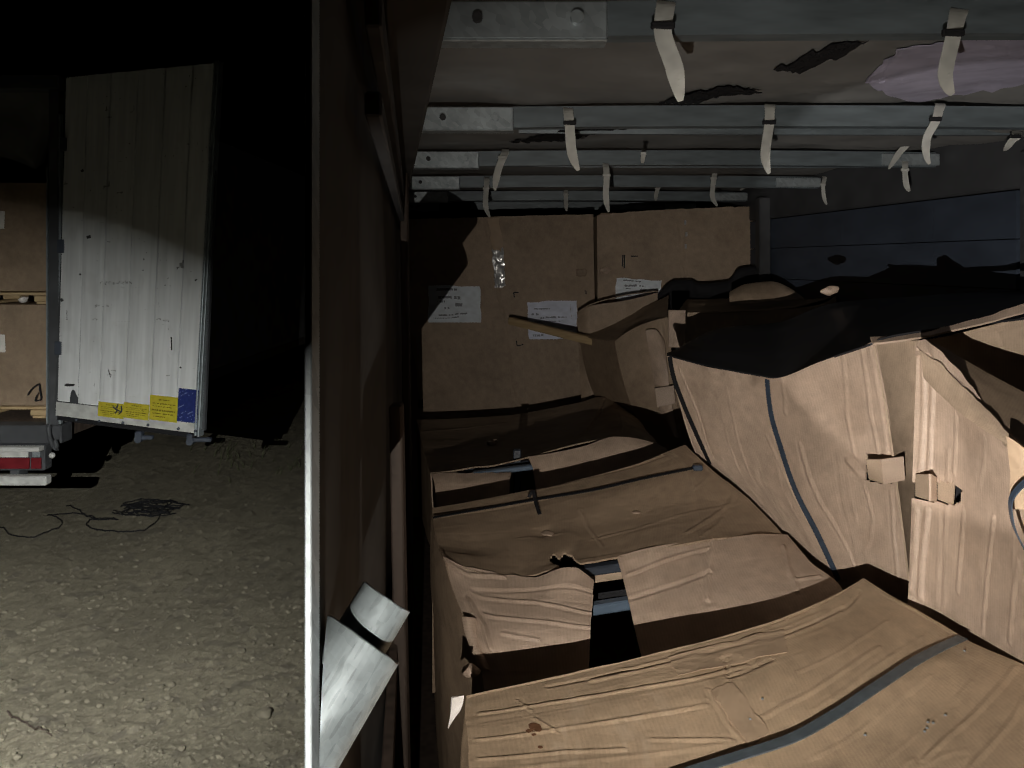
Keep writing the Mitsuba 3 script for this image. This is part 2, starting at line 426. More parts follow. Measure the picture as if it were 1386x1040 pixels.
GZ = gh(GX, GY)
V = np.stack([GX, GY, GZ], -1).reshape(-1, 3)
ix = np.arange(len(V)).reshape(GX.shape)
Q = np.stack([ix[:-1, :-1], ix[:-1, 1:], ix[1:, 1:], ix[1:, :-1]], -1).reshape(-1, 4)
put('ground', (V, Q), 'dirt', True)
lab('ground', kind='structure')


def rock(r, seed):
    m = trimesh.creation.icosphere(subdivisions=1 if r < 0.02 else 2, radius=r)
    v = m.vertices
    v *= (0.65 + 0.7 * nnoise(v / r * 1.3 + seed * 3.1, seed))[:, None]
    v[:, 2] *= 0.7
    m.vertices = v
    return m


peb = []
for i in range(1800):
    px, py = rng.uniform(-15, 430), 680 + 372 * rng.uniform(0, 1) ** 0.8
    g = G(px, py)
    r = 0.004 + 0.014 * rng.uniform() ** 4
    m = rock(r, i % 17)
    m.vertices = m.vertices * [1.2, .9, 1.25]
    m.apply_translation([g[0], g[1], float(gh(g[0], g[1])) + r * 0.25])
    peb.append(m)
put('gravel', cat(peb), 'stone')
lab('gravel', 'small grey pebbles and grit scattered over the dirt yard', 'gravel', kind='stuff')
STN = [(358, 972, .042, 'largest pale stone on the dirt near the lower right of the yard'), (326, 884, .026, 'rounded stone lying right of the middle of the dirt yard'),
       (342, 892, .02, 'smaller stone just right of a rounded one on the dirt'), (30, 893, .024, 'pale stone on the dirt near the left edge of the yard'),
       (38, 972, .02, 'dark stone by the end of the twig on the dirt'), (16, 988, .024, 'stone below the twig at the lower left of the yard'),
       (183, 766, .024, 'stone with clods in front of the tangled black cable'), (157, 783, .018, 'small stone left in the open dirt below the cable'),
       (232, 930, .022, 'stone in the middle foreground of the dirt yard'), (362, 757, .024, 'stone in the dim right part of the yard'),
       (84, 987, .018, 'flat stone right of the twig in the near dirt'), (390, 828, .022, 'stone close to the right edge of the lit dirt'),
       (10, 732, .02, 'dark stone near the loose cable end at the left edge')]
for i, (px, py, r, l) in enumerate(STN):
    g = G(px, py)
    m = rock(r, i + 30)
    m.apply_translation([g[0], g[1], float(gh(g[0], g[1])) + r * 0.3])
    lab(put('stone_lump', m, 'stone', 40), l, 'stone')

# tangled cable and its loose ends


def onground(pts, lift=0.012):
    c = curve([np.r_[G(*q)[:2], 0] for q in pts], 60)
    c[:, 2] = gh(c[:, 0], c[:, 1]) + lift
    return c


coil = []
for k in range(13):
    cx, cy = rng.uniform(170, 222), rng.uniform(684, 697)
    rx, ry = rng.uniform(14, 34), rng.uniform(2, 8)
    a0 = rng.uniform(0, 6.28)
    pts = [(cx + rx * math.cos(a0 + t) * (1 + 0.3 * math.sin(3 * t + k)), cy + ry * math.sin(a0 + t)) for t in np.linspace(0, 5.6, 12)]
    coil.append(tube(onground(pts, 0.012 + 0.004 * (k % 5)), 0.0055, 6))
tails = [[(90, 684), (105, 690), (112, 697), (128, 702), (150, 704), (158, 706)], [(160, 706), (122, 704), (117, 712), (130, 718), (165, 722), (195, 719), (212, 708), (216, 700)],
         [(-15, 712), (4, 716), (12, 724), (26, 728), (45, 729), (62, 723), (80, 717), (84, 708), (78, 702), (64, 698), (95, 697), (128, 701)]]
t = [tube(onground(q), 0.0055, 6) for q in tails]
put('tangled_cable__coil', cat(coil), 'black_cord', True)
for m in t:
    put('tangled_cable__loose_end', m, 'black_cord', True)
lab('tangled_cable', 'tangled heap of thin black cable with loose loops lying on the dirt', 'cable')
lab('tangled_cable__loose_end', 'short kinked end left of the heap')
lab(put('dry_twig', tube(onground([(10, 966), (30, 981), (50, 994), (70, 1003)], 0.012), np.linspace(.005, .003, 60), 6), 'stanchion_wood', True), 'thin dry twig lying on the near dirt at the lower left', 'twig')
wd = []
for i in range(40):
    g = G(rng.uniform(255, 440), rng.uniform(603, 655))
    a = rng.uniform(0, 6.28)
    h = rng.uniform(0.05, 0.22)
    q = [[g[0], g[1], 0], [g[0] + .3 * h * math.cos(a), g[1] + .3 * h * math.sin(a), h * .7], [g[0] + .6 * h * math.cos(a), g[1] + .6 * h * math.sin(a), h]]
    wd.append(tube(curve(q, 5), np.linspace(.007, .001, 5), 3, False))
put('weeds', cat(wd), 'weed')
lab('weeds', 'low dark weeds in the night beyond the open trailer door', 'weeds', kind='stuff')

# ---------------------------------------------------------------- the trailer across the yard
A = 'box_trailer'
YT = 6.08
XR = P(79, 0, YT)[0]
XL = XR - 2.5
zt, zs = P(0, 100, YT)[2], P(0, 576, YT)[2]
zb = P(0, 601, YT)[2]


def ab(name, x0, x1, y0, y1, z0, z1, m, ch=0.004):
    return put(f'{A}__{name}', box(((x0 + x1) / 2, (y0 + y1) / 2, (z0 + z1) / 2), (x1 - x0, y1 - y0, z1 - z0), None, ch), m)


ab('sill_beam', XL, XR + .02, YT, YT + .16, zb, zs, 'dark_paint', .008)
ab('rear_post', XR - .075, XR, YT, YT + .1, zs + .002, zt - .12, 'dark_paint', .006)
ab('rear_post', XL, XL + .075, YT, YT + .1, zs + .002, zt - .12, 'dark_paint', .006)
ab('post_seal', XR - .088, XR - .078, YT - .01, YT + .03, zs + .01, zt - .7, 'galvanised', .002)
ab('hinge_rail', XR + .003, XR + .02, YT - .005, YT + .03, zs + .01, zt - .3, 'galvanised', .003)
ab('roof_header', XL, XR, YT, YT + .12, zt - .118, zt, 'dark_paint', .01)
ab('side_wall', XR - .03, XR - .004, YT + .102, YT + 9, zs + .002, zt - .03, 'roof_tarp')
ab('side_wall', XL + .004, XL + .03, YT + .102, YT + 9, zs + .002, zt - .03, 'roof_tarp')
ab('roof', XL + .004, XR - .004, YT + .122, YT + 9, zt - .026, zt, 'roof_tarp')
ab('floor', XL + .02, XR - .02, YT + .162, YT + 9, zs - .12, zs - .01, 'stanchion_wood')
ab('front_wall', XL + .004, XR - .004, YT + 9.004, YT + 9.04, zs, zt, 'roof_tarp')
hc = Sheet([[(-120, 112, 6.6), (-20, 112, 6.62), (40, 112, 6.6), (70, 112, 6.6)], [(-120, 180, 6.7), (-10, 190, 6.55), (35, 200, 6.5), (66, 190, 6.6)], [(-120, 205, 6.7), (2, 212, 6.5), (47, 228, 6.45), (64, 216, 6.6)]], step=.02, thick=.003, wob=.05, wobs=.3, seed=3)
hc.put(f'{A}__inner_curtain', 'roof_tarp')
lab(f'{A}__inner_curtain', 'grey sheet sagging under the roof')
# rear bumper with its marker strips
zA, zB, zC2 = P(0, 605, 5.98)[2], P(0, 612, 5.98)[2], P(0, 640, 5.98)[2]
xe = P(54, 0, 5.98)[0]
put(f'{A}__rear_bumper', box(((XL + xe) / 2, 6.09, (zA + zC2) / 2), (xe - XL, .1, zA - zC2), None, .008), 'dark_paint')
put(f'{A}__rear_bumper__white_edge', box(((XL + xe) / 2, 6.0, zA - .018), (xe - XL, .07, .034), None, .004), 'white_paint')
x = XL + .02
k = 0
zr, zw = P(0, 637, 5.98)[2], P(0, 622, 5.98)[2]
while x < xe - .04:
    w = min(.46, xe - .012 - x)
    put(f'{A}__rear_bumper__reflector', box((x + w / 2, 6.03, (zw + zr) / 2), (w - .012, .012, zw - zr), None, .003), 'red_reflector')
    put(f'{A}__rear_bumper__lamp_lens', box((x + w / 2, 6.03, (zA - .042 + zw + .004) / 2), (w - .03, .012, zA - .046 - zw), None, .003), 'white_paint' if k % 2 == 0 else 'galvanised')
    x += w
    k += 1
zD, zE = P(0, 645.5, 5.96)[2], P(0, 658, 5.96)[2]
xe2 = P(62, 0, 5.96)[0]
put(f'{A}__lower_bar', box(((XL + xe2) / 2, 6.0, (zD + zE) / 2), (xe2 - XL, .08, zD - zE), None, .01), 'white_paint')
for xx in (xe - .3, xe - 1.7):
    put(f'{A}__bumper_bracket', box((xx, 6.22, (zb + zE) / 2), (.07, .12, zb - zE), None, .006), 'dark_paint')
put(f'{A}__hose', tube(curve([P(66, 575, 6.06), P(70, 600, 6.02), P(77, 608, 6.0), P(74, 596, 6.0)], 14), .018, 8), 'dark_paint', True)
put(f'{A}__clearance_lamp', trimesh.creation.icosphere(2, .022).apply_translation(P(70.5, 616.5, 6.05)), 'white_paint', True)
lab(A, 'dark goods trailer across the dirt yard with its pale right door swung open', 'trailer')
# door leaf: planks, seal, rails, stickers
dTL, dTR, dBL, dBR = P(89, 104, 6.05), P(297, 84, 5.62), P(77, 563, 6.05), P(270, 588, 5.62)
dn = np.cross(dTR - dTL, dBL - dTL)
dn /= np.linalg.norm(dn)
if dn[1] > 0:
    dn = -dn


def D(u, v, o=0.0):
    return (dTL * (1 - u) + dTR * u) * (1 - v) + (dBL * (1 - u) + dBR * u) * v + dn * o


def dpx(px, py):
    """door (u, v) of a spot seen at a pixel"""
    u, v = .5, .5
    for _ in range(30):
        def pr(u, v):
            w = D(u, v)
            return np.array([CX + F * w[0] / w[1], HY - F * (w[2] - ZC) / w[1]])
        c = pr(u, v)
        J = np.stack([(pr(u + 1e-4, v) - c) / 1e-4, (pr(u, v + 1e-4) - c) / 1e-4], 1)
        d = np.linalg.solve(J, np.array([px, py]) - c)
        u, v = u + d[0], v + d[1]
    return u, v


DW, DH = np.linalg.norm(dTR - dTL), np.linalg.norm(dBL - dTL)


def dpatch(name, u0, u1, v0, v1, o, th, m, nu=8, nv=60, bulge=0.0, wob=0.0, dents=(), seed=0, unit=False):
    us, vs = np.linspace(u0, u1, nu + 1), np.linspace(v0, v1, nv + 1)
    U, Vv = np.meshgrid(us, vs)
    tt = (U - u0) / (u1 - u0)
    off = o + bulge * np.sin(np.pi * tt) ** 0.6 + wob * 2 * (nfbm(np.stack([U * DW / .25, Vv * DH / .5, U * 0 + seed], -1), 3, seed) - .5)
    for (du, dv, am, wu, wv) in dents:
        off += am * np.exp(-((U - du) * DW / wu) ** 2 - ((Vv - dv) * DH / wv) ** 2)
    B = (dTL + (dTR - dTL) * U[..., None]) * (1 - Vv[..., None]) + (dBL + (dBR - dBL) * U[..., None]) * Vv[..., None]
    top = (B + dn * off[..., None]).reshape(-1, 3)
    bot = (B + dn * (o - th)).reshape(-1, 3) if False else (B + dn * (np.full_like(off, o - th))[..., None]).reshape(-1, 3)
    ii = np.arange(U.size).reshape(U.shape)
    q = np.stack([ii[:-1, :-1], ii[1:, :-1], ii[1:, 1:], ii[:-1, 1:]], -1).reshape(-1, 4)
    tri = np.vstack([q[:, [0, 1, 2]], q[:, [0, 2, 3]]])
    n = U.size
    ring = np.r_[ii[0, :], ii[1:, -1], ii[-1, -2::-1], ii[-2:0:-1, 0]]
    rn = np.roll(ring, -1)
    m_ = len(ring)
    rv = np.vstack([top[ring], bot[ring]])
    kk = np.arange(m_) + 2 * n
    k2 = np.roll(np.arange(m_), -1) + 2 * n
    rt = np.vstack([np.stack([kk, k2, kk + m_], 1), np.stack([k2, k2 + m_, kk + m_], 1)])
    uv = (np.stack([(U - u0) / (u1 - u0), (Vv - v0) / (v1 - v0)], -1) if unit else np.stack([U * DW, Vv * DH], -1)).reshape(-1, 2)
    return put(f'{A}__door__{name}', trimesh.Trimesh(np.vstack([top, bot, rv]), np.vstack([tri, tri[:, ::-1] + n, rt]), process=False), m, True,
               np.vstack([uv, uv, uv[ring], uv[ring]]))


put(f'{A}__door', cat([bar(D(.5, .004, -.02), D(.5, .99, -.02), DW * .985, .02, dn)]), 'dark_paint')
bounds = [dpx(q, 470)[0] for q in (79, 108, 138, 173, 208, 243, 277)]
bounds[0], bounds[-1] = .0, .968
dd = [(dpx(234, 470)[0], dpx(234, 470)[1], -.012, .03, .10), (dpx(231, 480)[0], dpx(231, 480)[1], .01, .03, .03), (dpx(98, 540)[0], dpx(98, 540)[1], -.008, .05, .12),
      (dpx(125, 320)[0], dpx(125, 320)[1], -.006, .03, .04), (dpx(118, 470)[0], dpx(118, 470)[1], -.006, .06, .3), (dpx(150, 500)[0], dpx(150, 500)[1], -.004, .04, .05)]
for k in range(6):
    g = .0030
    dpatch('plank', bounds[k] + g, bounds[k + 1] - g, .003, .955, .004 if k else .0, .02, 'door_paint', 10, 160, .0045, .003, dd, k + 2)
dpatch('bottom_rail', .0, .972, .958, .998, .009, .03, 'white_paint', 60, 6, .0, .004, (), 4)
dpatch('edge_seal', .972, .984, -.004, 1.004, .012, .04, 'galvanised', 4, 40, .003)
dpatch('edge_profile', .987, 1.0, -.004, 1.006, .006, .05, 'galvanised', 4, 40, .003)
dpatch('lower_seal', .002, .97, 1.0005, 1.012, .0, .025, 'black_cord', 10, 3)


def stick(name, x0, y0, x1, y1, m, o=.0125):
    u0, v0 = dpx(x0, y0)
    u1, v1 = dpx(x1, y1)
    return dpatch(name, u0, u1, v0, v1, o, .0015, m, 10, 10, 0, .0008, (), 3, True)


lab(stick('sticker', 135, 543, 168.5, 567, 'sticker_yellow'), 'yellow notice with a black torn mark')
lab(stick('sticker', 169.5, 544, 202.5, 569, 'sticker_yellow'), 'yellow notice of small print lines')
lab(stick('sticker', 205, 534, 241, 572, 'sticker_yellow'), 'taller yellow notice with peeling foot')
lab(stick('sticker', 243.5, 525, 268, 573, 'sticker_blue'), 'dark blue sticker with slanting pale words')
# scrape marks, torn spot on a sticker and scribbles: thin flakes on the paint
marks = []


def stroke(pts, w=.004, o=.0095):
    return ribbon([D(*dpx(*q), o) for q in pts], w, np.cross(dn, [.3, 0, 1]) if False else [1, 0, .35], .0008, 8)


sc = []
for i, c in enumerate('abcdefgh'):
    x0 = 138 + i * 5.6
    y0 = 384 - i * .3
    for j in range(2):
        a = [(x0 + random.uniform(-1, 3), y0 + random.uniform(-3, 3)) for _ in range(3)]
        sc.append(stroke(a, .004))
for i in range(6):
    x0 = 130 + i * 4.6
    a = [(x0 + random.uniform(-1, 3), 414.5 + random.uniform(-2, 2)) for _ in range(3)]
    sc.append(stroke(a, .005))
for x0, y0 in ((127, 433), (152, 502), (213, 433), (222, 433), (226, 508), (147, 508)):
    sc.append(stroke([(x0, y0), (x0 + 3, y0 + random.uniform(-2, 2)), (x0 + 6, y0)], .006))
lab(put(f'{A}__door__scribble', cat(sc), 'scuff_grey'), 'faint grey hand lettering', kind='stuff')
bl = [stroke([(90, 520.5), (96, 521), (102, 521)], .022, .012), stroke([(112, 230), (113.5, 233)], .02), stroke([(121, 319), (122, 323)], .03), stroke([(84, 404), (86, 408)], .02),
      stroke([(92, 420), (92, 433)], .004), stroke([(109, 371), (111, 372)], .016), stroke([(266, 378), (267, 380)], .016), stroke([(233, 456), (233.5, 474)], .008),
      stroke([(148, 500), (150, 507), (151, 511)], .006), stroke([(245, 497), (247, 498)], .012)]
bl += [stroke(q, .010, .0155) for q in ([(155, 550), (160, 554), (166, 557)], [(158, 559), (162, 554)], [(160, 552), (162, 547)], [(163, 560), (167, 555), (166, 549)])]
put(f'{A}__door__scrape', cat(bl), 'scuff_black')
bolts = [trimesh.creation.icosphere(1, .011).apply_translation(D(*dpx(px, py), .012)) for px, py in ((136, 570), (168, 572), (202, 575), (243, 580), (266, 583), (105, 568))]
for m in bolts:
    put(f'{A}__door__bolt', m, 'dark_steel', True)
for (px, py, w) in ((186, 591, .09), (256, 594, .13)):
    c = D(*dpx(px, py), -.02)
    put(f'{A}__door__latch_foot', cat([box(c, (.05, .06, .07), None, .008), box(c + [w * .6, 0, -.01], (w, .035, .03), None, .006), tube([c + [0, -.03, -.02], c + [0, .03, -.02]], .026, 10)]), 'dark_steel')
for q in (.2, .5, .8):
    put(f'{A}__door__hinge', cat([box(D(.004, q, .006), (.05, .03, .1), None, .005), tube([D(-.008, q - .02, .004), D(-.008, q + .02, .004)], .016, 10)]), 'dark_steel')


# loaded cartons and pallets inside it
def plain_carton(key, x0, x1, y0, y1, z0, z1, seed, m, corners=True):
    fr = Sheet([[(x0, y0, z1), ((x0 + x1) / 2, y0, z1 + .004), (x1, y0, z1)], [(x0, y0 - .006, (z0 + z1) / 2), ((x0 + x1) / 2, y0 - .012, (z0 + z1) / 2), (x1, y0 - .004, (z0 + z1) / 2)], [(x0, y0, z0), ((x0 + x1) / 2, y0, z0), (x1, y0, z0)]],
               step=.012, wob=.005, wobs=.3, auto=4, seed=seed, world=True)
    fr.put(f'{key}__front_panel', m)
    put(f'{key}__shell', box(((x0 + x1) / 2, (y0 + y1) / 2 + .01, (z0 + z1) / 2 - .002), (x1 - x0 - .012, y1 - y0 - .004, z1 - z0 - .006), None, .006), m)
    return fr


x1 = P(70, 0, 6.42)[0]
x0 = x1 - 1.16
zc0, zc1 = P(0, 394, 6.42)[2], P(0, 248, 6.42)[2]
ze0, ze1 = P(0, 549, 6.42)[2], P(0, 413, 6.42)[2]
for key, a, b, sd, l in (('cargo_carton', zc0, zc1, 31, 'brown carton on the upper pallet inside the far trailer'), ('cargo_carton_001', ze0, ze1, 32, 'brown carton on the lower pallet inside the far trailer')):
    s = plain_carton(key, x0, x1, 6.42, 7.4, a, b, sd, 'carton_brown')
    lab(key, l, 'carton', 'cartons in the trailer across the yard')
    for py in ((310, 380) if sd == 31 else (447, 520)):
        put(f'{key}__corner_guard', box(P(69 - .2, py, 6.41), (.03, .03, .05), None, .004), 'pine')
    y0, y1 = (286, 310) if sd == 31 else (453, 477)
    put(f'{key}__paper_label', Sheet([[(-26, y0 - 1, 6.4), (6.5, y0, 6.4)], [(-26, y1 - 1, 6.4), (5.5 if sd == 31 else 7.5, y1, 6.4)]], step=.02, thick=.001, wob=.001, seed=4).mesh, 'paper_white', False)
put('cargo_carton_001__cord', tube(curve([P(38, 535, 6.39), P(44, 526, 6.38), P(53, 520, 6.39), P(54, 528, 6.38), P(56, 540, 6.38), P(48, 543, 6.38), P(52, 532, 6.38)], 30), .006, 6), 'black_cord', True)


def pallet(key, x0, x1, y0, y1, z0, z1, label):
    h = z1 - z0
    for k in range(5):
        yy = y0 + (k + .5) * (y1 - y0) / 5
        put(f'{key}__deck_board', box(((x0 + x1) / 2, yy, z1 - .012), (x1 - x0, (y1 - y0) / 5 - .03, .022), None, .003), 'pine')
    for k in range(3):
        xx = x0 + .07 + k * (x1 - x0 - .14) / 2
        put(f'{key}__runner', box((xx, (y0 + y1) / 2, z0 + .009), (.1, y1 - y0, .018), None, .003), 'pine')
        for j in range(3):
            put(f'{key}__block', box((xx, y0 + .07 + j * (y1 - y0 - .14) / 2, (z0 + .018 + z1 - .024) / 2), (.14, .14, h - .046), None, .005), 'pine')
    lab(key, label, 'pallet', 'pallets in the trailer across the yard')


pallet('wooden_pallet', x0, x1 + .01, 6.4, 7.4, P(0, 412, 6.4)[2], P(0, 396, 6.4)[2], 'pale wooden pallet between the two stacked cartons in the far trailer')
pallet('wooden_pallet_001', x0, x1 - .02, 6.4, 7.4, zs - .008, P(0, 551, 6.4)[2], 'pale wooden pallet on the floor of the far trailer under the lower carton')
put('cargo_carton_001__loose_scrap', rock(.035, 3).apply_translation(P(32, 405, 6.5)), 'paper_white', True)

# ---------------------------------------------------------------- the curtain trailer we look into
B = 'curtain_trailer'
lab(B, 'dark curtain-sided trailer seen from inside with steel roof bows over a load of crushed cartons', 'trailer')


def xl(Y):
    return .085 - .147 * Y


def xr(Y):
    return 2.2 - .125 * Y


def xw(Y):
    return -.1545 - .1222 * (Y - .64)


zr0 = ZC + .40
rows = []
for z in np.linspace(ZC + .52, ZC - 1.75, 9):
    rows.append([(xw(Y) + .0, Y, z) for Y in np.linspace(.655, 7.2, 14)])
cu = Sheet(rows, step=.03, thick=.0055, wob=.006, wobs=.4, fine=0, seed=5, world=True)
# folds hanging in the curtain
v = cu.mesh.vertices
fold = .018 * np.sin(v[:, 1] * 9 + 2 * np.sin(v[:, 1] * 2.3)) * np.clip((v[:, 1] - .85) / .6, 0, 1)
v[:, 0] += fold * np.clip((ZC + .45 - v[:, 2]) / .5, 0, 1)
cu.mesh.vertices = v
cu.put(f'{B}__side_curtain', 'dark_curtain')
put(f'{B}__curtain_edge', box((xw(.64) - .0029, .640, ZC - .6), (.0058, .026, 2.3), None, .001), 'galvanised')
for (z, h, m) in ((.30, .05, 'dark_paint'), (.185, .03, 'dark_paint'), (-.95, .09, 'stanchion_wood')):
    put(f'{B}__side_lath', bar([xw(.95) + .03, .95, ZC + z], [xw(6.8) + .03, 6.8, ZC + z], .02, h, (0, 0, 1), .003), m)
for Y, wd_, zt_, m in ((1.95, .05, .42, 'stanchion_wood'), (3.4, .06, .42, 'stanchion_wood')):
    xa = (548 - CX) / F * Y if Y < 2 else xw(Y) + .06
    put(f'{B}__side_stanchion', bar([xa - .02, Y, ZC + (-.34 if Y < 2 else .38)], [xa + .005, Y, ZC - 1.7], .03, wd_, (0, 1, 0), .004), m)
fl = trimesh.creation.extrude_polygon(shapely.Polygon([(xw(.8) + .004, .8), (xr(.8), .8), (xr(7.1), 7.1), (xw(7.1) + .004, 7.1)]), .06, engine='earcut')
put(f'{B}__floor', fl.apply_translation([0, 0, ZC - 1.8]), 'stanchion_wood')
put(f'{B}__front_wall', box(((xw(7.2) + xr(7.2)) / 2, 7.23, ZC - .65), (xr(7.2) - xw(7.2), .05, 2.3)), 'dark_paint')
# roof edge members: left and right
put(f'{B}__roof_rail', cat([bar([xl(.9) - .05, .9, zr0 + .03], [xl(7.1) - .05, 7.1, zr0 + .03], .1, .12, (0, 0, 1), .008)]), 'dark_curtain')
put(f'{B}__roof_rail', bar([xr(.9) + .06, .9, zr0 - .02], [xr(7.1) + .06, 7.1, zr0 - .02], .09, .22, (0, 0, 1), .008), 'dark_paint')
put(f'{B}__roof_flank', Sheet([[(xw(Y) + .001, Y, ZC + .50) for Y in np.linspace(.8, 7.1, 6)], [(xl(Y) - .1, Y, ZC + .47) for Y in np.linspace(.8, 7.1, 6)]], step=.05, thick=.004, wob=.008, wobs=.4, seed=8, world=True).mesh, 'dark_curtain')
# right side: boards between rail and load
zl = [ZC + .265, ZC + .085, ZC - .10, ZC - .3, ZC - .6]
segs = [2.98, 3.45, 4.2, 5.0, 6.0, 7.1]
for a, b in zip(zl[:-1], zl[1:]):
    for s0, s1 in zip(segs[:-1], segs[1:]):
        put(f'{B}__side_board', bar([xr(s0 + .0004) + .03, s0 + .0004, (a + b) / 2], [xr(s1 - .0004) + .03, s1 - .0004, (a + b) / 2], .02, a - b - .004, (0, 0, 1), 0), 'side_board_blue')
put(f'{B}__side_post', box((xr(2.88) + .03, 2.88, ZC - .6), (.09, .09, 2.0), None, .006), 'dark_paint')
put(f'{B}__side_post', box((xr(5.05) - .01, 5.05, ZC - .6), (.07, .09, 2.0), None, .006), 'dark_paint')
put(f'{B}__outer_wall', bar([xr(.4) + .12, .4, ZC - .6], [xr(7.1) + .12, 7.1, ZC - .6], .02, 2.3), 'dark_curtain')
# bows with brackets
BY = [1.47, 2.45, 3.42, 4.4, 5.35, 6.3]
for i, Y in enumerate(BY):
    bx0, bx1 = xl(Y) + .02, xr(Y)
    c = curve([[bx0, Y, zr0 + .03], [(bx0 + bx1) / 2, Y - .01, zr0 + .036], [bx1, Y, zr0 + .028]], 24)
    sec = ribbon(c, .062, [0, 0, 1], .045, 24)
    k = put(f'{B}__roof_bow', sec, 'bow_steel')
    L = .30 if i == 0 else .28
    br = [box((bx0 + L / 2 - .02, Y - .03, zr0 + .028), (L, .012, .068), None, .003), box((bx0 + L / 2 - .02, Y - .012, zr0 - .007), (L, .05, .006), None, .002)]
    put(f'{k}__bracket', cat(br), 'galvanised')
    for q, r in ((.05, .009), (L - .075, .012)):
        put(f'{k}__bolt', trimesh.creation.cylinder(r, .016, sections=12).apply_transform(trimesh.transformations.rotation_matrix(math.pi / 2, [1, 0, 0])).apply_translation([bx0 + q, Y - .042, zr0 + .03]), 'scuff_black' if q < .1 else 'galvanised')
    put(f'{k}__bracket', box((bx1 - .11, Y - .03, zr0 + .028), (.24, .012, .05), None, .003), 'galvanised')
    if 0 < i < 4:
        Y2 = Y + .34
        put(f'{B}__roof_batten', ribbon(curve([[xl(Y2) + .25 + .1 * i, Y2, zr0 + .052], [.8, Y2 - .02, zr0 + .044], [xr(Y2) - .1, Y2 + .03, zr0 + .05]], 16), .05, [0, 1, 0.1], .02, 16), 'bow_steel')
# roof tarpaulin sagging between the bows
rows = []
for Y in np.linspace(.5, 7.0, 40):
    d = min(abs(Y - b) for b in BY)
    sag = .02 * math.sin(min(d, .49) / .49 * math.pi / 2)
    rows.append([(xl(Y) - .08 + (xr(Y) + .14 - xl(Y)) * q, Y, ZC + .488 - sag - .02 * math.sin(q * 9 + Y * 2.1) * min(1, d * 4)) for q in np.linspace(0, 1, 12)])
tarp = Sheet(rows, step=.02, thick=.003, wob=.034, wobs=.25, fine=.003, seed=9, world=True)
tarp.put(f'{B}__roof_sheet', 'roof_tarp')
prow = [[(1172, 102), (1222, 62), (1310, 50), (1420, 40)], [(1173, 104), (1232, 98), (1315, 88), (1425, 76)], [(1177, 108), (1240, 137), (1320, 125), (1430, 106)]]
pg = np.array(prow, float)
pg = np.stack([[np.interp(np.linspace(0, 3, 24), range(4), r[:, k]) for r in pg] for k in (0, 1)], -1)
pg = np.stack([[np.interp(np.linspace(0, 2, 16), range(3), pg[:, c, k]) for c in range(24)] for k in (0, 1)], -1).transpose(1, 0, 2)
pt = Sheet([[tuple(tarp.at(*q, .007)) for q in r] for r in pg], step=.012, thick=.002, wob=.002, wobs=.1, seed=10, world=True)
pt.put(f'{B}__roof_patch', 'roof_patch_lilac')
lab(f'{B}__roof_patch', 'pale lilac patch on the roof sheet')
for q in ([(1128, 54), (1180, 50), (1090, 94), (1046, 90)], [(985, 111), (1033, 118), (938, 136), (892, 137)], [(770, 172), (850, 167), (765, 187), (690, 189)]):  # shadow streaks under the roof sheet, put in as thin black strips
    decal(tarp, q, 16, off=.007, step=.012, thick=.002, wob=.002, seed=12, key=f'{B}__roof_shadow_streak', m='black_cord')
# white plastic roof straps with their loose tails
ST = [((901, 4), (897, 40), (912, 90), (921, 137), 1.42, .033), ((1297, 14), (1290, 50), (1280, 95), (1289, 128), 1.42, .030), ((769, 146), (771, 170), (773, 200), (783, 231), 2.40, .030),
      ((1042, 142), (1041, 170), (1036, 205), (1041, 235), 2.40, .031), ((1272, 141), (1266, 165), (1254, 190), (1258, 222), 2.40, .028), ((684, 202), (680, 215), (673, 235), (670, 258), 3.36, .030),
      ((820, 221), (821, 240), (820, 262), (824, 287), 3.36, .026), ((659, 240), (658, 258), (657, 275), (663, 294), 4.3, .028), ((968, 228), (966, 244), (964, 262), (971, 279), 4.3, .028),
      ((1233, 178), (1232, 190), (1215, 210), (1203, 229), 3.36, .030), ((1225, 218), (1225, 232), (1226, 246), (1231, 259), 3.36, .026), ((1116, 239), (1114, 252), (1115, 265), (1119, 277), 4.3, .022),
      ((766, 254), (766, 265), (766, 275), (767, 286), 5.28, .028), ((891, 248), (890, 256), (888, 264), (888, 272), 5.28, .028), ((1008, 242), (1008, 248), (1006, 254), (1002, 258), 5.28, .03),
      ((1376, 178), (1374, 186), (1366, 196), (1360, 204), 2.7, .03), ((871, 203), (871, 209), (870, 215), (870, 221), 3.0, .016)]
for (a, b, c, d, Y, w) in ST:
    pp = [P(*a, Y + .05), P(a[0], a[1] + 4, Y), P(*b, Y - .02), P(*c, Y - .01), P(*d, Y + .02)]
    k = put(f'{B}__roof_strap', ribbon(pp, w, [1, .25, 0], .002, 30, lambda t: np.where(t > .78, np.sqrt(np.clip((1.02 - t) / .24, 0, 1)), 1.0)), 'white_strap')
    put(f'{k}__buckle', box(P(b[0], b[1] - .15 * (b[1] - a[1]), Y - .022), (w * 1.25, .010, .012), None, .002), 'black_cord' if Y < 3 else 'white_strap')

# ---------------------------------------------------------------- galvanised tube at the curtain edge
pa, pb = P(487, 868, .70), P(521, 812, .718)
ax = (pb - pa) / np.linalg.norm(pb - pa)
down = pa - ax * .24


def pipe(a, b, ro, ri, n=48):
    ln = np.linalg.norm(b - a)
    prof = [[ri, 0], [ro - .001, 0], [ro, .001], [ro, ln - .001], [ro - .001, ln], [ri, ln], [ri, 0]]
    m = trimesh.creation.revolve(prof, sections=n)
    m.apply_transform(trimesh.geometry.align_vectors([0, 0, 1], (b - a) / ln))
    m.apply_translation(a)
    return m


wn = np.array([1, .1222, 0]) / math.hypot(1, .1222)
outer = pipe(down, pa, .0385, .0345)
inner = pipe(pa - ax * .03, pb, .0245, .023)
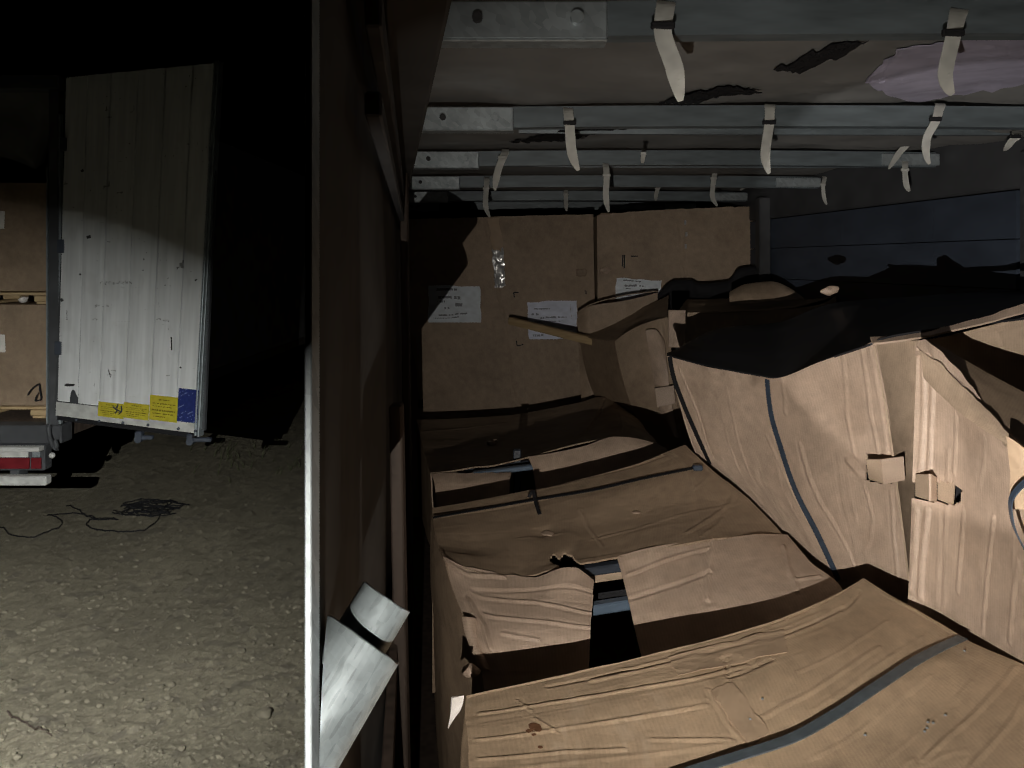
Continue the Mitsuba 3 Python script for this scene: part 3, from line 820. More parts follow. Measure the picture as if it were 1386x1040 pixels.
# mitred, slightly crushed mouth
for m, e, c, rr in ((outer, .0015, pa, .0385), (inner, .003, pb, .0245)):
    v = m.vertices
    al = (v - c) @ ax
    side = (v - c) @ np.array([.8, 0, -.6])
    v += np.outer(np.where(al > -.01, e * ((side / rr) ** 2 - .5) + .004 * nnoise(v * 60, 3), 0), ax)
    m.vertices = v
po = trimesh.intersections.slice_mesh_plane(outer, wn, [xw(.64) + .004, .64, 0])
put('steel_tube__outer_tube', po, 'pipe_zinc', 35)
put('steel_tube__inner_tube', inner, 'pipe_zinc', 35)
lab('steel_tube', 'scratched galvanised steel tube with a narrower tube in its mouth beside the left curtain', 'tube')

# ---------------------------------------------------------------- cartons
K = 'cardboard_carton'


def rp(*pts):
    return list(pts)


# front carton, lying flat right below us
D1R = [[(632, 945, 1.45), (800, 908, 1.52), (1000, 858, 1.63), (1110, 818, 1.74), (1170, 784, 1.84)],
       [(630, 962, 1.41), (815, 926, 1.47), (1020, 873, 1.585), (1130, 836, 1.68), (1195, 800, 1.775)],
       [(632, 990, 1.345), (830, 958, 1.39), (1060, 905, 1.49), (1165, 862, 1.58), (1250, 830, 1.655)],
       [(636, 1035, 1.26), (850, 1012, 1.285), (1090, 965, 1.36), (1210, 912, 1.45), (1306, 866, 1.55)],
       [(640, 1100, 1.15), (860, 1082, 1.165), (1130, 1032, 1.24), (1270, 975, 1.33), (1400, 908, 1.43)],
       [(640, 1250, .97), (900, 1250, .97), (1200, 1180, 1.01), (1380, 1090, 1.12), (1560, 1010, 1.2)],
       [(640, 1500, .76), (920, 1500, .76), (1300, 1440, .80), (1600, 1270, .90), (1850, 1150, .98)]]
rid = [([(650, 966), (830, 938), (940, 918), (1010, 900)], .004, .005), ([(645, 1000), (800, 980), (955, 955)], .003, .005), ([(648, 1028), (760, 1018), (845, 1014)], .003, .0045), ([(958, 933), (985, 980), (1013, 1010)], .0025, .004),
       ([(1005, 985), (1060, 955), (1130, 915), (1190, 876)], .003, .005), ([(880, 1002), (990, 1002)], .003, .004), ([(1080, 910), (1140, 880), (1200, 840)], .0025, .004), ([(1100, 960), (1190, 900), (1250, 862)], .0022, .004),
       ([(1250, 1030), (1310, 975), (1375, 905)], .004, .005), ([(1310, 1040), (1365, 980), (1395, 935)], .004, .005), ([(1090, 1030), (1200, 960), (1260, 915)], .002, .004), ([(1180, 1040), (1260, 980), (1330, 905)], .002, .004),
       ([(700, 948), (718, 962)], .003, .003), ([(725, 972), (756, 992)], .003, .003), ([(978, 892), (985, 918), (1010, 910), (1045, 893)], -.005, .004), ([(1020, 880), (1025, 900)], .004, .004), ([(1055, 866), (1062, 880)], .003, .004),
       ([(740, 930), (900, 900), (1050, 862), (1140, 822)], -.004, .005), ([(800, 922), (950, 888)], .004, .005), ([(1140, 828), (1165, 800)], -.004, .004), ([(1195, 805), (1300, 862)], .003, .006)]
d1 = Sheet(D1R, step=.0045, wob=.006, wobs=.16, ridges=[(a_, b_ * .8, c_) for a_, b_, c_ in rid], auto=20, auto_dir='u', seed=41, rag={'top': .008}, buckle=0.00048)
d1.put(f'{K}__top_panel', 'carton_ochre')
d1b = Sheet([[p for p in D1R[0]], [tuple(np.array(p) + [0, 60, .04]) for p in D1R[0]], [tuple(np.array(p) + [0, 330, .02]) for p in D1R[0]]], step=.02, wob=.006, seed=42)
bp = d1b.mesh
put(f'{K}__back_panel', bp, 'carton_ochre')
ls = []
for r in D1R[:6]:
    ls.append(r[0])
d1s = Sheet([[tuple(np.array(p) + [0, 2, .0]) for p in ls], [tuple(np.array(p) + [-6, 70, .01]) for p in ls], [tuple(np.array(p) + [-2, 420, .01]) for p in ls]], step=.012, wob=.006, seed=43)
put(f'{K}__side_panel', d1s.mesh, 'carton_ochre', True)
fp = Sheet([[(612, 945, 1.40), (628, 941, 1.41)], [(610, 965, 1.395), (627, 950, 1.405)], [(606, 985, 1.38), (623, 962, 1.40)]], step=.006, wob=.002, seed=44)
put(f'{K}__torn_flap', fp.mesh, 'paper_white')
lab(f'{K}__torn_flap', 'pale torn flap at the left corner')
tp = Sheet([[tuple(np.r_[q, 0]) for q in r] for r in [[(965, 938), (992, 928)], [(985, 965), (1012, 955)], [(1012, 1008), (1042, 985)]]], step=1, world=True) if False else None


decal(d1, [(962, 936), (992, 924), (1042, 992), (1014, 1012)], 9, key=f'{K}__tape', seed=5)
decal(d1, [(905, 893), (1060, 852), (1066, 884), (918, 916)], 10, key=f'{K}__tape', wob=.003, seed=6)
st = []
for px, py in ((1016, 974), (1032, 947), (1307, 884), (1252, 993), (1255, 981), (1264, 981), (1256, 988), (1279, 970), (1170, 998)):
    st.append(box(d1.at(px, py, .003), (.004, .003, .0025), None, .0006))
scene_key = put(f'{K}__staple', cat(st), 'galvanised')
lab(scene_key, kind='stuff')
blob = []
for px, py, r in ((724, 985, .011), (716, 990, .006), (730, 990, .006), (722, 994, .004), (733, 1012, .004)):
    m = rock(r, int(px))
    m.vertices = m.vertices * [1, 1, .05]
    m.apply_translation(d1.at(px, py, .0015))
    blob.append(m)
scene['rust'] = princ((0.14, 0.065, 0.03), .8)
lab(put(f'{K}__rust_stain', cat(blob), 'rust'), 'small rust coloured stain', kind='stuff')
lab(K, 'creased ochre carton lying in the foreground with a dark strap across its lid', 'carton', 'crushed cartons of the load')


def at_all(sheet, pts, off):
    return [sheet.at(*q, off) for q in pts]


def strap(key, sheet, pts, w, m, off=.004, lift=None, n=60, label=None):
    c = at_all(sheet, pts, off)
    nn = [sheet.n_at(*q) for q in pts]
    if lift:
        c = [p + n_ * l for p, n_, l in zip(c, nn, lift)]
    t = np.gradient(np.array(c), axis=0)
    side = np.cross(t, np.array(nn))
    k = put(key, ribbon(c, w, side, .0022, n), m)
    lab(k, label, 'strap')
    return k


strap('packing_strap', d1, [(1303, 866), (1250, 896), (1190, 938), (1130, 978), (1070, 1008), (1000, 1032), (930, 1052), (800, 1090)], .019, 'strap_grey', .004, [.0, .006, .010, .010, .008, .006, .004, 0], 80, 'wide grey-blue strap running across the foreground carton lid')

# middle carton, collapsed, with a torn opening in its front
C = K + '_001'
C1T = [[(585, 688, 2.5), (670, 674, 2.5), (760, 655, 2.53), (840, 636, 2.58), (905, 612, 2.66), (928, 603, 2.7)],
       [(588, 712, 2.38), (680, 698, 2.38), (770, 678, 2.42), (860, 658, 2.46), (935, 640, 2.52), (962, 636, 2.55)],
       [(592, 735, 2.24), (690, 735, 2.2), (770, 724, 2.24), (850, 708, 2.28), (950, 688, 2.34), (1020, 682, 2.4)],
       [(600, 754, 2.1), (690, 780, 1.99), (765, 766, 2.02), (835, 755, 2.06), (965, 729, 2.14), (1064, 730, 2.24)]]
c1t = Sheet(C1T, step=.006, wob=.012, wobs=.2, ridges=[([(600, 700), (720, 680), (850, 652)], .004, .007), ([(785, 690), (800, 720), (815, 742)], .003, .005), ([(800, 732), (880, 712), (1000, 680)], .003, .005), ([(930, 722), (965, 700), (995, 662)], .005, .006),
                                               ([(950, 726), (978, 702)], .004, .005), ([(700, 730), (760, 722)], .003, .004), ([(960, 640), (930, 670)], .003, .005), ([(720, 660), (900, 618)], -.004, .006)],
            auto=13, auto_dir='u', seed=51, rag={'bottom': .006}, cut=[[(742, 756), (749, 747), (757, 750), (764, 744), (775, 749), (779, 758), (790, 768), (760, 769)]], buckle=0.00090,
            dents=[(735, 720, -.010, .03), (760, 752, -.02, .03), (640, 735, -.012, .08)])
c1t.put(f'{C}__top_panel', 'carton_brown')
c1l = Sheet([[(600, 754, 2.1), (655, 772, 2.02), (720, 780, 1.985), (770, 768, 1.98), (803, 784, 1.975)], [(614, 800, 2.02), (662, 815, 1.92), (720, 815, 1.90), (765, 812, 1.90), (802, 815, 1.905)],
             [(640, 868, 1.86), (672, 875, 1.80), (725, 868, 1.80), (765, 862, 1.80), (799, 858, 1.81)], [(655, 930, 1.77), (690, 940, 1.75), (730, 940, 1.74), (770, 935, 1.74), (797, 930, 1.75)], [(660, 1000, 1.73), (700, 1010, 1.71), (740, 1010, 1.70), (770, 1010, 1.70), (797, 1005, 1.70)]],
            step=.0045, wob=.008, wobs=.14, ridges=[([(648, 808), (720, 815), (800, 832)], .005, .005), ([(655, 832), (730, 842), (800, 850)], .005, .005), ([(640, 800), (720, 800), (802, 804)], -.004, .006), ([(680, 860), (730, 867)], .004, .005), ([(636, 812), (655, 850), (665, 880)], .008, .008), ([(605, 760), (635, 778), (680, 780)], .006, .006)],
            auto=9, auto_dir='u', seed=52, rag={'top': .010, 'right': .002}, buckle=0.00090)
c1l.put(f'{C}__front_panel', 'carton_pale')
c1r = Sheet([[(835, 754, 2.065), (905, 738, 2.11), (985, 728, 2.16), (1066, 724, 2.26)], [(848, 800, 1.97), (920, 785, 2.0), (1005, 775, 2.02), (1095, 758, 2.1)], [(862, 862, 1.86), (940, 845, 1.88), (1035, 820, 1.9), (1138, 794, 1.98)], [(890, 960, 1.74), (960, 940, 1.76), (1060, 900, 1.78), (1160, 860, 1.85)]],
            step=.005, wob=.008, wobs=.14, ridges=[([(850, 812), (920, 790), (960, 775)], -.005, .006), ([(965, 730), (960, 765), (958, 812)], .006, .007), ([(1060, 740), (1068, 770), (1080, 800)], .006, .007), ([(850, 778), (960, 742)], .004, .006), ([(1075, 785), (1110, 780)], .005, .005)],
            auto=7, auto_dir='u', seed=53, buckle=0.00090)
c1r.put(f'{C}__front_panel', 'carton_pale')
le = [C1T[0][0], C1T[1][0], C1T[2][0], C1T[3][0], (614, 800, 2.02), (640, 868, 1.86), (655, 930, 1.77)]
Sheet([[tuple(np.array(p) + [0, 1, .002]) for p in le], [tuple(np.array(p) + [-2, 60, .06]) for p in le], [tuple(np.array(p) + [6, 320, .12]) for p in le]], step=.012, wob=.008, seed=54).put(f'{C}__side_panel', 'carton_brown')
cw = [(632, 835, 1.885), (640, 870, 1.84), (652, 895, 1.80), (656, 905, 1.79)]
Sheet([[tuple(np.array(p) + [-7, 0, .0]) for p in cw], [tuple(np.array(p) + [1, 0, -.012]) for p in cw], [tuple(np.array(p) + [12, 2, .0]) for p in cw]], step=.004, wob=.003, wobs=.03, seed=57).put(f'{C}__corner_guard', 'carton_pale')
put(f'{C}__torn_knob', rock(.018, 9).apply_translation(P(637, 908, 1.76)), 'carton_pale', True)
bk = [C1T[0][j] for j in range(6)]
put(f'{C}__back_panel', Sheet([[tuple(np.array(p) + [0, 1, .0]) for p in bk], [tuple(np.array(p) + [0, 250, .0]) for p in bk]], step=.03, wob=.004, seed=55).mesh, 'carton_brown')
lab(C, 'collapsed brown carton in the middle with a dark opening torn through its front', 'carton', 'crushed cartons of the load')
lab(f'{C}__front_panel', 'lighter ridged flap left of the opening')
strap('packing_strap', c1t, [(588, 708), (650, 694), (725, 680), (800, 668), (870, 652), (945, 635)], .012, 'black_cord', .004, [.012, .004, .002, .004, .004, .002], 60, 'thin black strap across the lid of the collapsed middle carton')
scene['packing_strap_001__clip'] = mikit.ply(box(c1t.at(944, 637, .008), (.03, .02, .016), None, .003), 'strap_blue')
lab(put('cable_tie', ribbon([c1t.at(716, 681, .012), c1t.at(722, 680, .03), c1t.at(725, 686, .02), c1t.at(732, 700, .008)], .010, [1, .3, .2], .003, 20), 'black_cord'), 'short dark bent tie standing up on the lid of the collapsed middle carton', 'tie')
for px, py, s in ((742, 721, .02), (861, 695, .012)):
    put(f'{C}__torn_paper', rock(s, int(px)).apply_transform(np.diag([1, 1, .3, 1])).apply_translation(c1t.at(px, py, .004)), 'carton_pale', True)
# dark steel goods inside the torn openings
put('metal_rack__cross_bar', bar(P(740, 780, 2.02), P(905, 757, 2.1), .03, .022, (0, 0, 1), .004), 'dark_steel')
put('metal_rack__cross_bar', bar(P(740, 834, 1.99), P(915, 806, 2.03), .03, .026, (0, 0, 1), .004), 'blue_steel')
put('metal_rack__board', bar(P(740, 792, 2.06), P(905, 768, 2.12), .012, .022, (0, 0, 1), .002), 'carton_plain')
put('metal_rack__upright', box(P(770, 900, 2.15), (.03, .03, .5), None, .004), 'dark_steel')
put('metal_rack__upright', box(P(880, 890, 2.2), (.03, .03, .5), None, .004), 'dark_steel')
put('metal_rack__added_dark_panel', box(P(825, 840, 2.35), (.6, .02, .4), None, .004), 'plain_black')  # black panel added behind the torn opening to keep it dark
lab('metal_rack', 'dark steel frame showing through the torn opening of the middle carton', 'rack')

# carton behind it, also collapsed
C = K + '_002'
C2T = [[(564, 568, 4.8), (680, 563, 4.8), (780, 546, 4.8), (815, 537, 4.8), (850, 552, 4.7)], [(572, 604, 3.9), (690, 598, 3.9), (790, 580, 3.95), (840, 572, 4.0), (880, 588, 3.9)], [(583, 640, 2.95), (650, 632, 2.95), (715, 618, 3.0), (830, 594, 3.08), (895, 606, 3.04)]]
c2 = Sheet(C2T, step=.009, wob=.014, wobs=.25, ridges=[([(735, 612), (790, 585), (818, 540)], -.01, .012), ([(570, 585), (690, 572)], .006, .01), ([(790, 600), (838, 560)], .006, .008)], auto=7, auto_dir='u', seed=61, buckle=0.00120, rag={'bottom': .01})
c2.put(f'{C}__top_panel', 'carton_brown')
Sheet([[(583, 641, 2.94), (640, 640, 2.92), (692, 640, 2.91)], [(588, 655, 2.88), (640, 655, 2.86), (690, 650, 2.86)], [(592, 740, 2.8), (650, 740, 2.78), (692, 740, 2.8)]], step=.008, wob=.006, seed=62, rag={'top': .01}).put(f'{C}__front_panel', 'carton_pale')
Sheet([[(714, 618, 2.97), (790, 604, 3.0), (832, 592, 3.05), (900, 606, 3.02)], [(722, 637, 2.92), (795, 622, 2.95), (840, 610, 2.99), (905, 612, 2.98)], [(728, 720, 2.8), (800, 705, 2.82), (850, 690, 2.85), (920, 660, 2.9)]], step=.008, wob=.006, seed=63).put(f'{C}__front_panel', 'carton_pale')
Sheet([[(583, 641, 2.95), (572, 604, 3.9), (564, 568, 4.8)], [(588, 760, 2.9), (576, 720, 3.8), (568, 690, 4.7)]], step=.02, wob=.006, seed=64).put(f'{C}__side_panel', 'carton_brown')
put(f'{C}__hand_hole', cat([rock(.02, 4).apply_translation(c2.at(664, 602, .004)), rock(.012, 5).apply_translation(c2.at(670, 600, .01))]), 'carton_pale', True)
lab(C, 'flattened dark carton behind the middle one with a narrow torn slot in front', 'carton', 'crushed cartons of the load')
put('metal_rack_001__cross_bar', bar(P(640, 642, 2.93), P(726, 631, 2.96), .03, .018, (0, 0, 1), .004), 'blue_steel')
put('metal_rack_001__cross_bar', bar(P(630, 640, 3.02), P(735, 626, 3.05), .03, .03, (0, 0, 1), .004), 'dark_steel')
put('metal_rack_001__upright', box(P(700, 680, 3.05), (.03, .03, .4), None, .004), 'dark_steel')
lab('metal_rack_001', 'dark steel rails in the slot of the flattened carton below the standing cartons', 'rack')

# two standing cartons at the far end
C = K + '_003'
b1 = Sheet([[(546, 297, 5.5), (655, 294, 5.48), (803, 290, 5.5)], [(556, 440, 5.48), (685, 440, 5.44), (806, 440, 5.47)], [(568, 560, 5.48), (702, 570, 5.45), (812, 565, 5.47)], [(575, 695, 5.5), (715, 695, 5.5), (830, 695, 5.5)]], step=.011, wob=.010, wobs=.35,
           ridges=[([(656, 296), (676, 400), (692, 500), (702, 580)], -.006, .009), ([(770, 400), (776, 470), (782, 560)], .003, .006), ([(565, 562), (700, 562), (812, 545)], .004, .01)], auto=4, seed=71, rag={'top': .006})
b1.put(f'{C}__front_panel', 'carton_plain')
put(f'{C}__shell', box((P(674, 0, 5.5)[0], 6.02, (P(0, 296, 5.5)[2] + ZC - 1.75) / 2 - .01), (1.24, .96, P(0, 296, 5.5)[2] - ZC + 1.75), None, .01), 'carton_plain')
lk = decal(b1, [(580, 387), (650, 387), (651, 436), (580, 437)], 6, key=f'{C}__paper_label', step=.02, thick=.001, seed=7, m='label_print', unit=True)
decal(b1, [(713, 409), (780, 407), (782, 457), (716, 460)], 6, key=f'{C}__paper_label', step=.02, thick=.001, seed=8, m='label_print_b', unit=True)
lab(lk, 'bluish label with dark heading lines')
decal(b1, [(660, 296), (675, 296), (682, 340), (668, 340)], 8, key=f'{C}__tape', step=.008, thick=.001, wob=.003, seed=9)
scene['tape_shiny'] = princ((0.55, 0.55, 0.54), .22, .8, .55)
decal(b1, [(666, 338), (681, 335), (684, 388), (670, 390)], 8, key=f'{C}__tape', step=.006, thick=.002, wob=.008, seed=10, m='tape_shiny')
for pts in ([(695, 397), (702, 397)], [(695, 397), (696, 403)], [(790, 393), (794, 393)], [(794, 393), (793, 399)], [(700, 461), (701, 468)], [(701, 468), (708, 467)]):
    put(f'{C}__print_mark', ribbon(at_all(b1, pts, .003), .007, [0.5, 0, .6], .001, 4), 'scuff_black')
put(f'{C}__hand_hole', box(b1.at(788, 369, .002), (.07, .01, .05), None, .004), 'carton_brown')
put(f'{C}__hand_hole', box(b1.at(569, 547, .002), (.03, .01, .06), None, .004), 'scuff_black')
lab(C, 'tall undamaged brown carton at the far left carrying two paper labels', 'carton', 'standing cartons at the end of the load')
C = K + '_004'
b2 = Sheet([[(808, 292, 5.36), (900, 284, 5.35), (1041, 279, 5.3)], [(809, 420, 5.35), (925, 420, 5.33), (1043, 420, 5.3)], [(812, 700, 5.35), (930, 700, 5.35), (1046, 700, 5.3)]], step=.011, wob=.008, wobs=.35, ridges=[([(916, 286), (924, 340), (930, 400)], -.005, .008)], auto=3, seed=72, rag={'top': .008})
b2.put(f'{C}__front_panel', 'carton_plain')
put(f'{C}__shell', box((P(925, 0, 5.36)[0], 5.85, (P(0, 286, 5.36)[2] + ZC - 1.75) / 2 - .01), (1.10, .96, P(0, 286, 5.36)[2] - ZC + 1.75), None, .01), 'carton_plain')
lk = decal(b2, [(834, 376), (895, 380), (895, 408), (833, 406)], 6, key=f'{C}__paper_label', step=.02, thick=.001, seed=7, m='label_print', unit=True)
for px, py, s in ((820, 366, .035), (1032, 351, .03)):
    put(f'{C}__tape_tab', rock(s, int(px)).apply_transform(np.diag([1, .25, 1, 1])).apply_translation(b2.at(px, py, .004)), 'carton_pale', True)
put(f'{C}__tape', cat([box(b2.at(928, y, .004), (.014, .006, .03), None, .002) for y in (302, 318, 334)]), 'tape_shiny')
for pts in ([(842, 345), (842, 362)], [(846, 345), (846, 362)], [(855, 347), (863, 348)]):
    put(f'{C}__print_mark', ribbon(at_all(b2, pts, .003), .008, [1, 0, .6], .001, 4), 'scuff_black')
lab(C, 'tall undamaged brown carton at the far end right of the other standing one', 'carton', 'standing cartons at the end of the load')

# leaning carton at centre right: left face, right face, lid
C = K + '_005'
E0 = [(903, 482, 2.78), (975, 500, 2.6), (1040, 512, 2.42), (1110, 490, 2.2), (1183, 462, 2.0)]
ER = [E0, [(915, 530, 2.74), (985, 545, 2.56), (1060, 560, 2.37), (1130, 560, 2.17), (1200, 560, 1.98)], [(940, 610, 2.68), (1010, 640, 2.48), (1085, 670, 2.28), (1150, 670, 2.1), (1215, 670, 1.97)],
      [(960, 640, 2.66), (1060, 722, 2.32), (1132, 787, 2.10), (1166, 780, 2.03), (1232, 806, 1.93)], [(970, 720, 2.6), (1080, 820, 2.25), (1150, 880, 2.05), (1190, 900, 1.98), (1245, 920, 1.9)]]
eh = [(1171, 627), (1192, 627), (1224, 627), (1224, 650), (1196, 656), (1170, 650)]
e1 = Sheet(ER, step=.005, wob=.010, wobs=.25, ridges=[([(1058, 510), (1064, 560)], .004, .005), ([(1140, 478), (1146, 560), (1158, 618)], .004, .0045), ([(1168, 470), (1178, 560), (1190, 618)], .005, .0045), ([(1183, 468), (1196, 560), (1205, 618)], -.006, .005), ([(1088, 600), (1120, 690), (1160, 778)], .006, .006),
                                               ([(1170, 655), (1182, 705), (1178, 730), (1168, 750)], .004, .004), ([(1206, 660), (1208, 720), (1216, 790)], .005, .0045), ([(1040, 590), (1072, 650), (1110, 730)], .004, .006), ([(1150, 625), (1164, 640)], .008, .01), ([(920, 500), (945, 560), (965, 620)], .004, .006)],
           auto=9, seed=81, cut=[eh], buckle=0.00090, dents=[(1010, 500, -.02, .05), (960, 498, .012, .04), (1090, 660, .02, .12)])
e1.put(f'{C}__left_panel', 'carton_pale')
e2 = Sheet([[(1183, 463, 2.0), (1240, 461, 2.06), (1386, 430, 2.1), (1560, 400, 2.15)], [(1201, 560, 1.98), (1245, 560, 2.06), (1386, 555, 2.1), (1560, 550, 2.15)], [(1234, 806, 1.93), (1265, 800, 2.05), (1400, 800, 2.1), (1560, 800, 2.15)]], step=.007, wob=.006, wobs=.2,
           ridges=[([(1290, 455), (1386, 437)], -.004, .006), ([(1350, 450), (1362, 480)], .003, .004)], auto=5, seed=82, buckle=0.00060)
e2.put(f'{C}__right_panel', 'carton_plain')
e3 = Sheet([[tuple(np.array(p) + [0, -1, .004]) for p in E0] + [(1386, 430, 2.1), (1560, 400, 2.15)], [(904, 478, 2.95), (978, 470, 2.85), (1050, 470, 2.75), (1150, 440, 2.6), (1240, 425, 2.55), (1400, 408, 2.5), (1560, 392, 2.5)],
            [(910, 477, 3.12), (985, 442, 3.2), (1050, 437, 3.2), (1130, 410, 3.1), (1250, 400, 3.05), (1400, 392, 3.0), (1560, 385, 3.0)]], step=.012, wob=.006, wobs=.15, seed=83)
e3.put('black_cover', 'plain_black')  # black sheet added on the carton lid so its top reads black
lab('black_cover', 'black sheet added over the lid of the tall leaning carton to make its top dark', 'plastic sheeting')
Sheet([[(1178, 456, 2.03), (1240, 450, 2.04), (1320, 432, 2.06), (1386, 412, 2.08), (1500, 390, 2.1)], [(1182, 464, 1.985), (1240, 457, 2.0), (1320, 440, 2.03), (1386, 423, 2.05), (1500, 402, 2.08)]], step=.006, wob=.004, wobs=.1, seed=84, rag={'top': .006}).put(f'{C}__lid_flap', 'carton_pale')


def folded_tab(key, m1, m2, quads):
    """a folded cardboard tab pushed out of a hand hole: two faces meeting at an edge"""
    for q, m in zip(quads, (m1, m2)):
        put(key, Sheet([[q[0], q[1]], [q[3], q[2]]], step=.006, thick=.004, wob=.0008, seed=3).mesh, m)


folded_tab(f'{C}__hand_hole_tab', 'carton_plain', 'carton_pale', ([(1172, 622, 1.985), (1192, 622, 1.945), (1195, 655, 1.945), (1176, 649, 1.99)], [(1193, 622, 1.943), (1223, 618, 1.955), (1225, 650, 1.955), (1196, 656, 1.943)]))
put(f'{C}__hand_hole', box(P(1198, 638, 2.10), (.14, .01, .09)), 'plain_black')  # black plate added behind the cut so the hole looks dark
lab(C, 'tall leaning carton right of centre with a blue strap down its pale face', 'carton', 'crushed cartons of the load')
strap('packing_strap', e1, [(1040, 514), (1045, 555), (1062, 605), (1085, 662), (1112, 728), (1137, 786)], .017, 'strap_blue', .004, None, 60, 'slim blue strap running down the face of the tall leaning carton')
strap('packing_strap', e1, [(908, 484), (911, 505), (926, 545), (945, 590), (962, 628)], .016, 'black_cord', .004, None, 50, 'black strap down the left edge of the tall leaning carton')

# carton at the right edge with a torn curling top
C = K + '_006'
F0 = [(1241, 470, 1.78), (1268, 490, 1.74), (1305, 525, 1.66), (1345, 565, 1.56), (1400, 612, 1.45), (1560, 690, 1.2)]
fh = [(1232, 655), (1242, 650), (1290, 653), (1302, 664), (1301, 680), (1290, 684), (1234, 674)]
f1 = Sheet([F0, [(1238, 560, 1.78), (1275, 570, 1.73), (1312, 600, 1.66), (1352, 640, 1.56), (1405, 690, 1.45), (1560, 800, 1.2)], [(1234, 680, 1.77), (1272, 690, 1.72), (1312, 712, 1.65), (1352, 738, 1.56), (1405, 780, 1.44), (1560, 900, 1.2)],
            [(1229, 805, 1.75), (1268, 824, 1.7), (1310, 850, 1.62), (1350, 868, 1.54), (1405, 897, 1.43), (1560, 990, 1.18)], [(1225, 880, 1.73), (1268, 900, 1.7), (1310, 930, 1.6), (1350, 950, 1.5), (1410, 980, 1.4), (1560, 1050, 1.16)]], step=.0045, wob=.006, wobs=.18,
           ridges=[([(1250, 480), (1249, 560), (1246, 640)], .005, .005), ([(1262, 520), (1260, 580), (1258, 640)], .006, .005), ([(1294, 560), (1292, 640)], .004, .004), ([(1332, 590), (1330, 630), (1326, 660)], .003, .004), ([(1240, 690), (1236, 760), (1232, 800)], .005, .005), ([(1254, 690), (1248, 760), (1246, 810)], .006, .006),
                   ([(1304, 690), (1298, 760), (1296, 800)], .004, .0045), ([(1344, 700), (1338, 780), (1330, 860)], .004, .0045), ([(1378, 760), (1370, 830), (1366, 870)], .003, .0045), ([(1276, 700), (1272, 820)], -.003, .005)], auto=11, seed=91, cut=[fh], buckle=0.00078, rag={'top': .006})
f1.put(f'{C}__front_panel', 'carton_pale')
Sheet([[tuple(np.array(p) + [0, -1, .003]) for p in F0], [(1258, 462, 1.83), (1288, 476, 1.84), (1325, 498, 1.80), (1370, 522, 1.74), (1430, 556, 1.66), (1590, 640, 1.4)]], step=.008, wob=.004, wobs=.1, seed=92).put(f'{C}__lid', 'carton_brown')
Sheet([[(1243, 472, 1.772), (1272, 492, 1.725), (1308, 527, 1.645), (1346, 566, 1.545), (1395, 615, 1.44)], [(1248, 492, 1.755), (1268, 510, 1.715), (1303, 545, 1.63), (1340, 578, 1.535), (1378, 612, 1.445)], [(1250, 512, 1.755), (1264, 527, 1.72), (1298, 558, 1.635), (1332, 582, 1.55), (1363, 602, 1.475)]], step=.005, thick=.004, wob=.003, wobs=.05, seed=93, rag={'bottom': .003, 'top': .008}).put(f'{C}__torn_lip', 'carton_plain')
Sheet([[(1239, 466, 1.79), (1253, 459, 1.79), (1272, 476, 1.755), (1304, 508, 1.69), (1340, 554, 1.595)], [(1239, 482, 1.775), (1253, 478, 1.76), (1268, 494, 1.735), (1299, 525, 1.67), (1334, 566, 1.575)]], step=.004, thick=.004, wob=.006, wobs=.03, seed=94, rag={'top': .012, 'bottom': .014}).put(f'{C}__torn_rim', 'carton_pale')
lab(f'{C}__torn_rim', 'frayed pale torn edge')
Sheet([[(1362, 590, 1.45), (1378, 600, 1.43), (1400, 620, 1.41)], [(1366, 640, 1.44), (1382, 650, 1.42), (1402, 665, 1.40)], [(1370, 690, 1.44), (1386, 690, 1.42), (1404, 700, 1.41)]], step=.004, thick=.002, wob=.006, wobs=.02, seed=95).put(f'{C}__tape', 'tape_clear')
folded_tab(f'{C}__hand_hole_tab', 'carton_plain', 'carton_pale', ([(1239, 642, 1.76), (1259, 642, 1.70), (1259, 678, 1.70), (1239, 672, 1.76)], [(1260, 642, 1.698), (1268, 646, 1.725), (1268, 679, 1.725), (1260, 679, 1.698)]))
put(f'{C}__hand_hole_tab', Sheet([[(1269, 646, 1.735), (1292, 648, 1.70)], [(1269, 676, 1.735), (1289, 684, 1.70)]], step=.006, thick=.004, wob=.0008, seed=3).mesh, 'carton_plain')
put(f'{C}__hand_hole', box(P(1268, 668, 1.86), (.012, .18, .11)), 'plain_black')  # dark plate added inside the carton to blacken this hole
lab(C, 'pale ridged carton at the right edge with a torn curling top and folded tab', 'carton', 'crushed cartons of the load')
lab(put('packing_strap', ribbon([P(1410, 640, 1.36), P(1385, 655, 1.38), P(1368, 678, 1.39), P(1370, 705, 1.40), P(1382, 735, 1.41), P(1400, 770, 1.41)], .014, [.2, 1, .3], .002, 40), 'strap_blue'), 'loose blue strap bowed out over the right edge carton', 'strap')

# cartons in the dim row behind
C = K + '_007'
h1 = Sheet([[(784, 454, 5.03), (808, 460, 4.76), (832, 462, 4.49)], [(792, 500, 5.00), (815, 502, 4.72), (840, 502, 4.45)], [(812, 550, 4.95), (832, 552, 4.69), (855, 550, 4.41)], [(872, 612, 4.76), (880, 616, 4.56), (888, 620, 4.30)], [(890, 680, 4.69), (898, 690, 4.49), (902, 700, 4.24)]], step=.008, wob=.006, wobs=.2, auto=2, seed=101)
h1.put(f'{C}__left_panel', 'carton_brown')
h2 = Sheet([[(832, 462, 4.49), (865, 441, 4.35), (903, 430, 4.22)], [(840, 502, 4.45), (872, 492, 4.32), (910, 490, 4.19)], [(855, 550, 4.41), (886, 545, 4.28), (918, 540, 4.16)], [(888, 620, 4.30), (910, 618, 4.22), (940, 618, 4.11)], [(902, 700, 4.24), (925, 700, 4.15), (955, 700, 4.08)]], step=.008, wob=.006, wobs=.2, ridges=[([(895, 440), (915, 540), (925, 600)], -.006, .008)], auto=3, seed=102)
h2.put(f'{C}__front_panel', 'carton_plain')
